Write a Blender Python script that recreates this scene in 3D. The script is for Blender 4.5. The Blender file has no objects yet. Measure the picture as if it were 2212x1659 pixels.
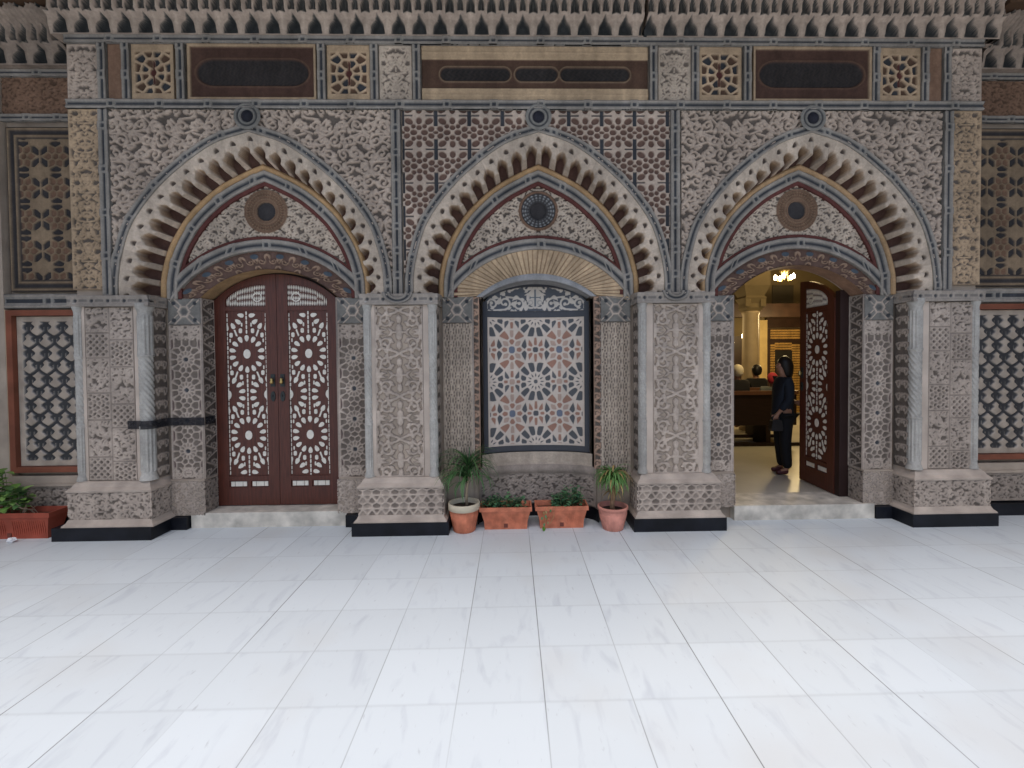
import bpy, bmesh, math, random
import numpy as np
from mathutils import Vector, Matrix
S = bpy.context.scene
COL = S.collection
rad = math.radians

# ---------------------------------------------------------------- camera, world, sun, exposure
cam_d = bpy.data.cameras.new('camera'); cam = bpy.data.objects.new('camera', cam_d); COL.objects.link(cam)
cam_d.sensor_width = 36; cam_d.lens = 36 * 986 / 2212; cam_d.clip_end = 200; cam_d.clip_start = .05
cam_d.shift_x = -20 / 2212; cam_d.shift_y = -37 / 2212
cam.matrix_world = Matrix.Translation((0, -4.04, 1.57)) @ Matrix.Rotation(rad(-1.17), 4, 'Z') @ Matrix.Rotation(rad(90 - 1.3), 4, 'X') @ Matrix.Rotation(rad(-.5), 4, 'Z')
S.camera = cam
S.render.resolution_x, S.render.resolution_y = 1024, 768
SUN_EL, SUN_ROT = 72, 194
w = bpy.data.worlds.new('World'); S.world = w; w.use_nodes = True
nt = w.node_tree; sky = nt.nodes.new('ShaderNodeTexSky'); sky.sky_type = 'NISHITA'; sky.sun_disc = False
sky.sun_elevation = rad(SUN_EL); sky.sun_rotation = rad(SUN_ROT); sky.air_density = 1.0; sky.dust_density = 3.0; sky.ozone_density = .8
bg = nt.nodes['Background']; nt.links.new(sky.outputs[0], bg.inputs[0]); bg.inputs[1].default_value = .15
sd = bpy.data.lights.new('sun', 'SUN'); sd.energy = 1.5; sd.angle = rad(34); sd.color = (1, .985, .965)
sun = bpy.data.objects.new('sun', sd); COL.objects.link(sun)
sun.rotation_euler = (rad(90 - SUN_EL), 0, rad(-14))
sun.location = (0, -8, 9)
S.view_settings.view_transform = 'Standard'; S.view_settings.look = 'None'; S.view_settings.gamma = 1
S.view_settings.exposure = 0.5
S.cycles.max_bounces = 8; S.cycles.diffuse_bounces = 5

# ---------------------------------------------------------------- materials
MATS = {}
def _base(name, rough=.8, spec=.3):
    m = bpy.data.materials.new(name); m.use_nodes = True; n = m.node_tree
    b = n.nodes['Principled BSDF']; b.inputs['Roughness'].default_value = rough
    b.inputs['Specular IOR Level'].default_value = spec
    return m, n, b
def noise_mix(n, src, scale, amt, dark=.7, detail=6, vec='Object', stretch=None, lo=.35, hi=.7):
    tc = n.nodes.new('ShaderNodeTexCoord'); mp = n.nodes.new('ShaderNodeMapping')
    if stretch: mp.inputs['Scale'].default_value = stretch
    n.links.new(tc.outputs[vec], mp.inputs[0])
    no = n.nodes.new('ShaderNodeTexNoise'); no.inputs['Scale'].default_value = scale; no.inputs['Detail'].default_value = detail
    n.links.new(mp.outputs[0], no.inputs['Vector'])
    mr = n.nodes.new('ShaderNodeMapRange'); mr.inputs[1].default_value = lo; mr.inputs[2].default_value = hi
    mr.inputs[3].default_value = 1 - amt; mr.inputs[4].default_value = 1 + amt * .35
    n.links.new(no.outputs['Fac'], mr.inputs[0])
    vm = n.nodes.new('ShaderNodeVectorMath'); vm.operation = 'SCALE'
    n.links.new(src, vm.inputs[0]); n.links.new(mr.outputs[0], vm.inputs['Scale'])
    return vm.outputs[0], no.outputs['Fac']
def mat_plain(name, col, rough=.8, amt=.15, scale=6, spec=.3, bump=0., stretch=None, emit=0, bscale=60):
    if name in MATS: return MATS[name]
    m, n, b = _base(name, rough, spec)
    rgb = n.nodes.new('ShaderNodeRGB'); rgb.outputs[0].default_value = (*col, 1)
    o, f = noise_mix(n, rgb.outputs[0], scale, amt, stretch=stretch)
    n.links.new(o, b.inputs['Base Color'])
    if bump:
        o2, f2 = noise_mix(n, rgb.outputs[0], bscale, 0, stretch=stretch)
        bp = n.nodes.new('ShaderNodeBump'); bp.inputs['Strength'].default_value = bump; bp.inputs['Distance'].default_value = .004
        n.links.new(f2, bp.inputs['Height']); n.links.new(bp.outputs[0], b.inputs['Normal'])
    if emit:
        b.inputs['Emission Color'].default_value = (*col, 1); b.inputs['Emission Strength'].default_value = emit
    MATS[name] = m; return m
def mat_attr(name, rough=.88, amt=.22, amt2=.12, spec=.2, bump=.5):
    if name in MATS: return MATS[name]
    m, n, b = _base(name, rough, spec)
    at = n.nodes.new('ShaderNodeAttribute'); at.attribute_name = 'Col'
    o, f = noise_mix(n, at.outputs['Color'], 2.3, amt)
    o, f = noise_mix(n, o, 2.2, amt * .8, detail=5, stretch=(5, 5, .6))
    o, f = noise_mix(n, o, 16, amt * .6, detail=5)
    o, f = noise_mix(n, o, 55, amt2, detail=3)
    n.links.new(o, b.inputs['Base Color'])
    if bump:
        bp = n.nodes.new('ShaderNodeBump'); bp.inputs['Strength'].default_value = bump; bp.inputs['Distance'].default_value = .004
        n.links.new(f, bp.inputs['Height']); n.links.new(bp.outputs[0], b.inputs['Normal'])
    MATS[name] = m; return m
STONE = mat_attr('carved_stone')
MOSAIC = mat_attr('inlaid_marble', rough=.35, amt=.12, amt2=.05, spec=.5, bump=0)
BLACKM = mat_plain('black_marble', (.010, .011, .016), rough=.42, amt=.6, scale=5, spec=.25)
WOOD = mat_plain('dark_wood', (.098, .026, .015), rough=.42, amt=.35, scale=5, stretch=(12, 12, 1), spec=.4, bump=.15)
IVORY = mat_plain('ivory_inlay', (.74, .68, .58), rough=.4, amt=.12, scale=30)
STEP = mat_plain('step_marble', (.66, .60, .51), rough=.6, amt=.38, scale=7)
WALLC = mat_plain('plain_stone', (.40, .32, .25), rough=.9, amt=.25, scale=4, bump=.6)
# colour palette (linear albedo)
C_ST = np.array((.545, .428, .338)); C_LOW = np.array((.470, .382, .312)); C_CR = np.array((.61, .49, .38)); C_BUFF = np.array((.50, .355, .225))
C_GREY = np.array((.28, .262, .232)); C_BLUE = np.array((.045, .047, .052)); C_RED = np.array((.13, .045, .038)); C_GND_SHADE = np.array((.165, .132, .108))  # last colour here puts the shade of carved pits into the albedo
C_DARK = np.array((.05, .045, .045)); C_BRN = np.array((.17, .10, .065)); C_OCH = np.array((.50, .315, .16)); C_WHT = np.array((.62, .62, .60))

# ---------------------------------------------------------------- object helpers
def tag(o, label=None, cat=None, group=None, kind=None):
    if label: o['label'] = label
    if cat: o['category'] = cat
    if group: o['group'] = group
    if kind: o['kind'] = kind
    return o
def empty(name, loc=(0, 0, 0), rz=0, **k):
    o = bpy.data.objects.new(name, None); COL.objects.link(o); o.location = loc; o.rotation_euler = (0, 0, rz)
    return tag(o, **k)
def link(name, me, mat, parent=None):
    o = bpy.data.objects.new(name, me); COL.objects.link(o)
    if mat: me.materials.append(mat)
    if parent: o.parent = parent
    return o
def surf(name, P, C, mat, parent, keep=None, skirt=None, smooth=True):
    P = np.asarray(P, float); m, n = P.shape[:2]
    C = np.broadcast_to(np.asarray(C, float), (m, n, 3))
    if skirt is not None:
        sk = np.asarray(skirt, float)
        def pad(A, off):
            A = np.concatenate([A[:1], A[:1], A, A[-1:], A[-1:]], 0)
            A = np.concatenate([A[:, :1], A[:, :1], A, A[:, -1:], A[:, -1:]], 1)
            if off:
                A = A.copy(); A[0] += sk; A[-1] += sk; A[1:-1, 0] += sk; A[1:-1, -1] += sk
            return A
        P = pad(P, True); C = pad(C, False)
        if keep is not None:
            keep = np.pad(keep, 2, mode='edge')
        m, n = P.shape[:2]
    idx = np.arange(m * n).reshape(m, n)
    q = np.stack([idx[:-1, :-1], idx[1:, :-1], idx[1:, 1:], idx[:-1, 1:]], -1)
    if keep is not None: q = q[keep]
    q = q.reshape(-1, 4)
    used = np.zeros(m * n, bool); used[q.ravel()] = True
    remap = np.cumsum(used) - 1; q = remap[q]
    V = P.reshape(-1, 3)[used]; Cc = C.reshape(-1, 3)[used]
    me = bpy.data.meshes.new(name); nf = len(q)
    me.vertices.add(len(V)); me.vertices.foreach_set('co', V.astype(np.float32).ravel())
    me.loops.add(nf * 4); me.loops.foreach_set('vertex_index', q.astype(np.int32).ravel())
    me.polygons.add(nf); me.polygons.foreach_set('loop_start', np.arange(0, nf * 4, 4, dtype=np.int32))
    me.polygons.foreach_set('use_smooth', np.full(nf, smooth))
    me.update(calc_edges=True)
    a = me.attributes.new('Col', 'FLOAT_COLOR', 'POINT')
    a.data.foreach_set('color', np.concatenate([Cc, np.ones((len(Cc), 1))], 1).astype(np.float32).ravel())
    return link(name, me, mat, parent)
def panel(name, O, U, V, w, h, res, fun, parent, mat=None, keepf=None, skirt=.03):
    O, U, V = (np.array(a, float) for a in (O, U, V)); N = np.cross(U, V)
    nu = max(3, int(w / res) + 1); nv = max(3, int(h / res) + 1)
    u, v = np.meshgrid(np.linspace(0, w, nu), np.linspace(0, h, nv), indexing='ij')
    hh, cc = fun(u, v)
    P = O + u[..., None] * U + v[..., None] * V + hh[..., None] * N
    k = None
    if keepf is not None:
        uc = (u[:-1, :-1] + u[1:, 1:]) / 2; vc = (v[:-1, :-1] + v[1:, 1:]) / 2; k = keepf(uc, vc)
    return surf(name, P, cc, mat or STONE, parent, keep=k, skirt=None if skirt is None else -N * skirt)
def front(name, x0, x1, z0, z1, Y, fun, parent, res=.007, **k):
    return panel(name, (x0, Y, z0), (1, 0, 0), (0, 0, 1), x1 - x0, z1 - z0, res, fun, parent, **k)
class MB:
    def __init__(s): s.bm = bmesh.new()
    def box(s, x0, x1, y0, y1, z0, z1):
        vs = [s.bm.verts.new((x, y, z)) for x in (x0, x1) for y in (y0, y1) for z in (z0, z1)]
        for f in ((0, 1, 3, 2), (4, 6, 7, 5), (0, 4, 5, 1), (2, 3, 7, 6), (0, 2, 6, 4), (1, 5, 7, 3)): s.bm.faces.new([vs[i] for i in f])
        return s
    def prism(s, pts, y0, y1):       # pts (x,z)
        a = [s.bm.verts.new((p[0], y0, p[1])) for p in pts]; b = [s.bm.verts.new((p[0], y1, p[1])) for p in pts]
        n = len(pts)
        for i in range(n): s.bm.faces.new((a[i], a[(i + 1) % n], b[(i + 1) % n], b[i]))
        f1 = s.bm.faces.new(a); f2 = s.bm.faces.new(b)
        bmesh.ops.triangulate(s.bm, faces=[f1, f2]); return s
    def archwall(s, x0, x1, zb, zt, C, y0, y1):   # solid wall x0..x1 with an opening under curve C (left spring -> right spring)
        s.box(x0, C[0][0], y0, y1, zb, zt); s.box(C[-1][0], x1, y0, y1, zb, zt)
        s.loft([[(p[0], y0, p[1]), (p[0], y0, zt), (p[0], y1, zt), (p[0], y1, p[1])] for p in C], cap=False); return s
    def loft(s, rings, cap=True):
        R = [[s.bm.verts.new(p) for p in r] for r in rings]; n = len(rings[0])
        for i in range(len(R) - 1):
            for j in range(n): s.bm.faces.new((R[i][j], R[i][(j + 1) % n], R[i + 1][(j + 1) % n], R[i + 1][j]))
        if cap: s.bm.faces.new(R[0]); s.bm.faces.new(R[-1][::-1])
        return s
    def lathe(s, prof, c=(0, 0, 0), n=24, ripple=0, nr=0, cap=True):
        rings = []
        for r, z in prof:
            rings.append([(c[0] + (r + (ripple * r * math.cos(nr * 2 * math.pi * k / n) if nr else 0)) * math.cos(2 * math.pi * k / n), c[1] + (r + (ripple * r * math.cos(nr * 2 * math.pi * k / n) if nr else 0)) * math.sin(2 * math.pi * k / n), c[2] + z) for k in range(n)])
        return s.loft(rings, cap)
    def tube(s, pts, r, n=6):
        rings = []; pts = [Vector(p) for p in pts]
        rr = r if isinstance(r, (list, tuple)) else [r] * len(pts)
        for i, p in enumerate(pts):
            t = (pts[min(i + 1, len(pts) - 1)] - pts[max(i - 1, 0)]).normalized()
            a = t.orthogonal().normalized(); b = t.cross(a)
            rings.append([tuple(p + rr[i] * (math.cos(2 * math.pi * k / n) * a + math.sin(2 * math.pi * k / n) * b)) for k in range(n)])
        return s.loft(rings)
    def build(s, name, mat, parent=None, smooth=False, bevel=0):
        if bevel:
            es = [e for e in s.bm.edges if len(e.link_faces) == 2 and e.calc_face_angle(0) > .6]
            bmesh.ops.bevel(s.bm, geom=es, offset=bevel, segments=2, affect='EDGES', profile=.6)
        bmesh.ops.recalc_face_normals(s.bm, faces=s.bm.faces)
        me = bpy.data.meshes.new(name); s.bm.to_mesh(me); s.bm.free()
        if smooth: me.polygons.foreach_set('use_smooth', np.full(len(me.polygons), True))
        return link(name, me, mat, parent)

# ---------------------------------------------------------------- pattern toolkit
def sst(a, b, x):
    t = np.clip((x - a) / (b - a), 0, 1); return t * t * (3 - 2 * t)
def mixc(m, a, b): return a + (b - a) * m[..., None]
def fullc(u, c): return np.broadcast_to(c, u.shape + (3,)).copy()
class Tile:
    def __init__(s, w, h, res=.004, wrap=True):
        s.w, s.h, s.wrap = w, h, wrap; s.nx = max(8, int(w / res)); s.ny = max(8, int(h / res))
        s.dx = w / s.nx; s.dy = h / s.ny
        s.a = np.full((s.nx, s.ny), .05)
    def seg(s, p, q, r0, r1):
        m = max(r0, r1) + .02
        for ox in ((-s.w, 0, s.w) if s.wrap else (0,)):
            for oy in ((-s.h, 0, s.h) if s.wrap else (0,)):
                x0, x1 = min(p[0], q[0]) + ox - m, max(p[0], q[0]) + ox + m; y0, y1 = min(p[1], q[1]) + oy - m, max(p[1], q[1]) + oy + m
                i0, i1 = max(0, int(x0 / s.dx)), min(s.nx, int(x1 / s.dx) + 1); j0, j1 = max(0, int(y0 / s.dy)), min(s.ny, int(y1 / s.dy) + 1)
                if i0 >= i1 or j0 >= j1: continue
                X = (np.arange(i0, i1) + .5)[:, None] * s.dx - ox; Y = (np.arange(j0, j1) + .5)[None] * s.dy - oy
                dx, dy = q[0] - p[0], q[1] - p[1]; L = dx * dx + dy * dy + 1e-12
                t = np.clip(((X - p[0]) * dx + (Y - p[1]) * dy) / L, 0, 1)
                d = np.hypot(X - p[0] - t * dx, Y - p[1] - t * dy) - (r0 + (r1 - r0) * t)
                s.a[i0:i1, j0:j1] = np.minimum(s.a[i0:i1, j0:j1], d)
    def line(s, pts, r0, r1=None):
        r1 = r0 if r1 is None else r1; n = len(pts) - 1
        for i in range(n): s.seg(pts[i], pts[i + 1], r0 + (r1 - r0) * i / n, r0 + (r1 - r0) * (i + 1) / n)
    def leaf(s, p, ang, L, r, curl=.6):
        pts = [p]; a = ang; rs = [r * .35, r, r * .8, r * .35, .0015]
        for k in range(4): pts.append((pts[-1][0] + L / 4 * math.cos(a), pts[-1][1] + L / 4 * math.sin(a))); a += curl / 4
        for k in range(4): s.seg(pts[k], pts[k + 1], rs[k], rs[k + 1])
    def spiral(s, cx, cy, R, turns, a0, hand, r, leaves=True):
        pts = []; n = int(10 * turns) + 4
        for k in range(n + 1):
            t = k / n; rr = R * (1 - .82 * t); a = a0 + hand * turns * 2 * math.pi * t
            pts.append((cx + rr * math.cos(a), cy + rr * math.sin(a)))
        s.line(pts, r, r * .6); s.leaf(pts[-1], a0 + hand * turns * 6.283, R * .35, r * 1.5)
        if leaves:
            for k in range(1, n - 3, 4):
                p = pts[k]; out = math.atan2(p[1] - cy, p[0] - cx); s.leaf(p, out + hand * .9, R * .62, r * 1.45, hand * 1.2)
        return pts
    def sample(s, u, v):
        x = u / s.dx - .5; y = v / s.dy - .5; i = np.floor(x).astype(int); j = np.floor(y).astype(int); fx = x - i; fy = y - j
        A = s.a; i0, i1, j0, j1 = i % s.nx, (i + 1) % s.nx, j % s.ny, (j + 1) % s.ny
        return (A[i0, j0] * (1 - fx) * (1 - fy) + A[i1, j0] * fx * (1 - fy) + A[i0, j1] * (1 - fx) * fy + A[i1, j1] * fx * fy)
def arab_tile(w, h, seed, sp=.13, r=.011, res=.004, turns=1.25):
    T = Tile(w, h, res); R = random.Random(seed); nx = max(1, round(w / sp)); ny = max(1, round(h / sp)); sx, sy = w / nx, h / ny
    for i in range(nx):
        for j in range(ny):
            cx = (i + .5 + (.25 if j % 2 else -.25) * (nx > 1) + R.uniform(-.1, .1)) * sx; cy = (j + .5 + R.uniform(-.1, .1)) * sy
            hand = 1 if (i + j) % 2 else -1; RR = min(sx, sy) * R.uniform(.40, .5)
            a0 = R.choice((0, .5, 1, 1.5)) * math.pi + R.uniform(-.3, .3)
            T.spiral(cx, cy, RR, turns, a0, hand, r)
            T.leaf((cx + sx / 2, cy), R.uniform(0, 6.28), sp * .55, r * 1.9, R.uniform(-1.2, 1.2)); T.leaf((cx, cy + sy / 2), R.uniform(0, 6.28), sp * .55, r * 1.9, R.uniform(-1.2, 1.2))
            T.line([(cx + RR * math.cos(a0), cy + RR * math.sin(a0)), (cx + sx * .8, cy + sy * .5 * hand)], r * .8)
    return T
def relief(T, depth=.02, top=C_ST, gnd=C_GND_SHADE, mirror=None, e=.0035, border=0, wh=None, ou=0, ov=0, fat=.0015, groove=1.):
    def f(u, v):
        uu = np.abs(u - mirror) if mirror is not None else u
        d = T.sample(uu + ou, v + ov) - fat; m = 1 - sst(-e, e, d)
        rnd = sst(0, .011, -d); gr_ = np.exp(-((d + .0062) / .0018) ** 2) * groove
        if border and wh:
            b = np.minimum(np.minimum(u, wh[0] - u), np.minimum(v, wh[1] - v)); mb = 1 - sst(border - .004, border + .004, b)
            m = np.maximum(m, mb); rnd = np.maximum(rnd, mb); gr_ = gr_ * (1 - mb)
        h = -depth * (1 - m) + depth * .34 * (rnd - 1) * m - .0032 * gr_ * m
        return h, mixc(m, gnd, top)
    return f
def vor(u, v, seeds, wdt):
    F1 = np.full(u.shape, 9.); F2 = np.full(u.shape, 9.); I = np.zeros(u.shape, int)
    for k, sdp in enumerate(seeds):
        d = np.hypot((u - sdp[0]), (v - sdp[1])) - (sdp[3] if len(sdp) > 3 else 0)
        c = d < F1; F2 = np.where(c, F1, np.minimum(F2, d)); I = np.where(c, k, I); F1 = np.where(c, d, F1)
    cls = np.array([s[2] for s in seeds])[I]
    return sst(wdt - .004, wdt + .004, F2 - F1), cls, F1
def rosette(cx, cy, n, R, cls=1, inner=None, icls=0, a0=0., ry=1.):
    s = [(cx, cy, icls)]
    if inner: s += [(cx + inner * math.cos(a0 + (k + .5) * 2 * math.pi / n), cy + ry * inner * math.sin(a0 + (k + .5) * 2 * math.pi / n), cls) for k in range(n)]
    s += [(cx + R * math.cos(a0 + k * 2 * math.pi / n), cy + ry * R * math.sin(a0 + k * 2 * math.pi / n), cls) for k in range(n)]
    return s
def vrelief(seeds, wdt, pal, depth=.012, top=C_ST, border=0, wh=None, period=None):
    def f(u, v):
        uu, vv = (u, v) if period is None else (u % period[0], v % period[1])
        m, cls, F = vor(uu, vv, seeds, wdt)
        if border and wh:
            b = np.minimum(np.minimum(u, wh[0] - u), np.minimum(v, wh[1] - v)); m = m * sst(border - .004, border + .004, b)
        c = np.array(pal)[cls]
        return -depth * m, top + (c - top) * m[..., None]
    return f
def wrapseeds(seeds, w, h): return [(s[0] + i * w, s[1] + j * h) + tuple(s[2:]) for s in seeds for i in (-1, 0, 1) for j in (-1, 0, 1) if -.6 * w < s[0] + i * w < 1.6 * w and -.6 * h < s[1] + j * h < 1.6 * h]

# ---------------------------------------------------------------- arch curves
def catmull(P, n=14):
    P = [np.array(p, float) for p in P]; Q = [2 * P[0] - P[1]] + P + [2 * P[-1] - P[-2]]; out = []
    for i in range(1, len(Q) - 2):
        for k in range(n):
            t = k / n; a, b, c, d = Q[i - 1:i + 3]
            out.append(.5 * ((2 * b) + (-a + c) * t + (2 * a - 5 * b + 4 * c - d) * t * t + (-a + 3 * b - 3 * c + d) * t ** 3))
    out.append(Q[-2]); return np.array(out)
def resamp(P, N):
    s = np.concatenate([[0], np.cumsum(np.hypot(*np.diff(P, axis=0).T))]); t = np.linspace(0, s[-1], N)
    return np.stack([np.interp(t, s, P[:, 0]), np.interp(t, s, P[:, 1])], -1), s[-1]
def offs(H, d):      # half curve (dx,z) from spring to apex; d>0 outwards
    T = np.gradient(H, axis=0); T /= np.linalg.norm(T, axis=1)[:, None] + 1e-12
    Nn = np.stack([T[:, 1], -T[:, 0]], -1); Q = H + d * Nn
    if Q[-1, 0] > 0:                      # extend to x=0
        t = Q[-1] - Q[-2]; t = t / max(1e-9, -t[0]); Q = np.vstack([Q, Q[-1] + t * Q[-1, 0]])
    else:
        k = np.argmax(Q[:, 0] < 0); p, q = Q[k - 1], Q[k]; f = p[0] / (p[0] - q[0] + 1e-12); Q = np.vstack([Q[:k], p + (q - p) * f])
    return Q
def full(H, c, N, sx=1.):    # mirrored, left spring -> apex -> right spring
    h, L = resamp(H * np.array((sx, 1)), N); Lh = h.copy(); Lh[:, 0] *= -1
    out = np.vstack([Lh, h[::-1][1:]]); out[:, 0] += c; return out, 2 * L
def sweep(name, A, B, nt, Y, fun, parent, L, mat=None, skirt=.035):
    A = np.asarray(A); B = np.asarray(B); n = len(A); t = np.linspace(0, 1, nt)[None, :]; s = np.linspace(0, L, n)[:, None] + 0 * t; t = t + 0 * s
    h, c = fun(s, t)
    XZ = A[:, None] * (1 - t[..., None]) + B[:, None] * t[..., None]
    Yy = (Y(s, t) if callable(Y) else Y) - h
    P = np.stack([XZ[..., 0], Yy, XZ[..., 1]], -1)
    return surf(name, P, c, mat or STONE, parent, skirt=(0, skirt, 0) if skirt else None)
E_H = catmull([(1.125, 2.13), (1.12, 2.3), (1.083, 2.5), (1.0, 2.75), (.832, 3.0), (.613, 3.224), (.307, 3.45), (0, 3.56)])
T_H = catmull([(.94, 2.13), (.93, 2.33), (.87, 2.56), (.78, 2.745), (.64, 2.943), (.41, 3.147), (.17, 3.282), (0, 3.356)])
def arc_half(a, top, spring):
    rise = top - spring; R = (a * a + rise * rise) / (2 * rise); th = math.asin(min(1, a / R)); n = 24
    if rise > a: th = math.pi - th
    return np.array([(R * math.sin(th * (1 - k / n)), top - R + R * math.cos(th * (1 - k / n))) for k in range(n + 1)])
def band_fun(dash=.30, knot=.045, base=C_GREY, wdt=.075):
    per = dash + knot + .03
    def f(s, t):
        p = (s % per); ctr = np.abs(t - .5)
        kn = np.abs(p - per + knot * .7); isk = kn < knot * .8
        gap = (np.minimum(p, per - p) < .008)
        rib = np.exp(-((t - .13) / .09) ** 2) + np.exp(-((t - .87) / .09) ** 2) + .6 * np.exp(-((t - .34) / .05) ** 2) + .6 * np.exp(-((t - .66) / .05) ** 2)
        dk = sst(.17, .11, ctr) * (~isk); sq = sst(.2, .14, ctr) * sst(knot * .42, knot * .3, kn)
        m = np.clip(dk * (~gap) + sq, 0, 1)
        h = .012 * rib - .006 * m; h = np.where(isk, .010 - .008 * sq, h)
        c = mixc(m, np.array(base), C_BLUE * 1.3); 
        return h, mixc(np.clip(rib, 0, 1) * .35 * (1 - m), c, C_ST * 1.05)
    return f
def band_strip(name, x0, x1, z0, z1, Y, parent, **k):
    L = max(x1 - x0, z1 - z0); f = band_fun(**k)
    if x1 - x0 > z1 - z0: return front(name, x0, x1, z0, z1, Y, lambda u, v: f(u, v / (z1 - z0)), parent, res=.007)
    return front(name, x0, x1, z0, z1, Y, lambda u, v: f(v, u / (x1 - x0)), parent, res=.007)

# ================================================================= SETTING: floor
def mat_floor():
    m, n, b = _base('white_marble_tiles', .38, .45); L = n.links; N = n.nodes.new
    tc = N('ShaderNodeTexCoord'); sp = N('ShaderNodeSeparateXYZ'); L.new(tc.outputs['Object'], sp.inputs[0])
    def mth(op, a, b_=None, c=None):
        x = N('ShaderNodeMath'); x.operation = op
        for i, v in enumerate((a, b_, c)):
            if v is None: continue
            if isinstance(v, (int, float)): x.inputs[i].default_value = v
            else: L.new(v, x.inputs[i])
        return x.outputs[0]
    def grid(src, off, per, wd, soft):
        a = mth('DIVIDE', mth('SUBTRACT', src, off), per); fr = mth('FRACT', a); d = mth('MULTIPLY', mth('MINIMUM', fr, mth('SUBTRACT', 1., fr)), per)
        mr = N('ShaderNodeMapRange'); mr.inputs[1].default_value = wd; mr.inputs[2].default_value = wd + soft; mr.inputs[3].default_value = 1; mr.inputs[4].default_value = 0; L.new(d, mr.inputs[0])
        return mr.outputs[0], mth('FLOOR', a)
    gx, ix = grid(sp.outputs[0], .137, .4035, .0017, .0016); gy, iy = grid(sp.outputs[1], -.02, .3965, .002, .010)
    cmb = N('ShaderNodeCombineXYZ'); L.new(ix, cmb.inputs[0]); L.new(iy, cmb.inputs[1])
    wn = N('ShaderNodeTexWhiteNoise'); L.new(cmb.outputs[0], wn.inputs['Vector'])
    add = N('ShaderNodeVectorMath'); add.operation = 'MULTIPLY_ADD'; L.new(wn.outputs['Color'], add.inputs[0]); add.inputs[1].default_value = (7, 7, 7); L.new(tc.outputs['Object'], add.inputs[2])
    rot = N('ShaderNodeMapping'); rot.inputs['Rotation'].default_value = (0, 0, rad(24)); rot.inputs['Scale'].default_value = (5.5, 1.5, 1); L.new(add.outputs[0], rot.inputs[0])
    n1 = N('ShaderNodeTexNoise'); n1.inputs['Scale'].default_value = 2.2; n1.inputs['Detail'].default_value = 7; n1.inputs['Distortion'].default_value = .7; L.new(rot.outputs[0], n1.inputs['Vector'])
    r1 = N('ShaderNodeMapRange'); r1.inputs[1].default_value = .56; r1.inputs[2].default_value = .74; r1.inputs[3].default_value = 0; r1.inputs[4].default_value = 1; L.new(n1.outputs['Fac'], r1.inputs[0])
    n2 = N('ShaderNodeTexNoise'); n2.inputs['Scale'].default_value = 1.1; n2.inputs['Detail'].default_value = 3; L.new(tc.outputs['Object'], n2.inputs['Vector'])
    # joint strength varies along the run: some joints are filled
    n3 = N('ShaderNodeTexNoise'); n3.inputs['Scale'].default_value = .8; mp3 = N('ShaderNodeMapping'); mp3.inputs['Scale'].default_value = (2.0, .7, 1); L.new(tc.outputs['Object'], mp3.inputs[0]); L.new(mp3.outputs[0], n3.inputs['Vector'])
    r3 = N('ShaderNodeMapRange'); r3.inputs[1].default_value = .38; r3.inputs[2].default_value = .6; r3.inputs[3].default_value = .12; r3.inputs[4].default_value = 1; L.new(n3.outputs['Fac'], r3.inputs[0])
    base = N('ShaderNodeMix'); base.data_type = 'RGBA'; base.inputs[6].default_value = (.60, .64, .66, 1); base.inputs[7].default_value = (.46, .49, .53, 1)
    L.new(mth('MULTIPLY', r1.outputs[0], .6), base.inputs[0])
    # warm stain patches
    st = N('ShaderNodeMix'); st.data_type = 'RGBA'; st.inputs[7].default_value = (.50, .46, .41, 1); L.new(base.outputs[2], st.inputs[6])
    r2 = N('ShaderNodeMapRange'); r2.inputs[1].default_value = .52; r2.inputs[2].default_value = .78; r2.inputs[3].default_value = 0; r2.inputs[4].default_value = .4; L.new(n2.outputs['Fac'], r2.inputs[0]); L.new(r2.outputs[0], st.inputs[0])
    sp1 = N('ShaderNodeTexNoise'); sp1.inputs['Scale'].default_value = 26; sp1.inputs['Detail'].default_value = 4; mps = N('ShaderNodeMapping'); mps.inputs['Scale'].default_value = (1.6, .5, 1); mps.inputs['Rotation'].default_value = (0, 0, .3); L.new(tc.outputs['Object'], mps.inputs[0]); L.new(mps.outputs[0], sp1.inputs['Vector'])
    rs1 = N('ShaderNodeMapRange'); rs1.inputs[1].default_value = .66; rs1.inputs[2].default_value = .80; rs1.inputs[3].default_value = 0; rs1.inputs[4].default_value = .55; L.new(sp1.outputs['Fac'], rs1.inputs[0])
    sm = N('ShaderNodeMix'); sm.data_type = 'RGBA'; sm.inputs[7].default_value = (.30, .30, .32, 1); L.new(st.outputs[2], sm.inputs[6]); L.new(rs1.outputs[0], sm.inputs[0])
    tv = N('ShaderNodeVectorMath'); tv.operation = 'SCALE'; L.new(sm.outputs[2], tv.inputs[0]); L.new(mth('MULTIPLY_ADD', wn.outputs['Value'], .075, .93), tv.inputs['Scale'])
    j = N('ShaderNodeMix'); j.data_type = 'RGBA'; j.inputs[7].default_value = (.09, .085, .085, 1); L.new(tv.outputs[0], j.inputs[6])
    L.new(mth('MAXIMUM', mth('MULTIPLY', mth('MULTIPLY', gx, r3.outputs[0]), .85), mth('MULTIPLY', gy, .11)), j.inputs[0])
    L.new(j.outputs[2], b.inputs['Base Color'])
    rr = N('ShaderNodeMapRange'); rr.inputs[3].default_value = .45; rr.inputs[4].default_value = .68; L.new(n2.outputs['Fac'], rr.inputs[0]); L.new(rr.outputs[0], b.inputs['Roughness'])
    return m
fl = MB(); fl.bm.faces.new([fl.bm.verts.new(p) for p in ((-40, -60, 0), (40, -60, 0), (40, .6, 0), (-40, .6, 0))])
tag(fl.build('courtyard_floor', mat_floor()), kind='structure', label='white marble paving tiles of the courtyard')
hf = MB().box(-1, 10, .6005, 9.5, -.05, .138)
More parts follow.
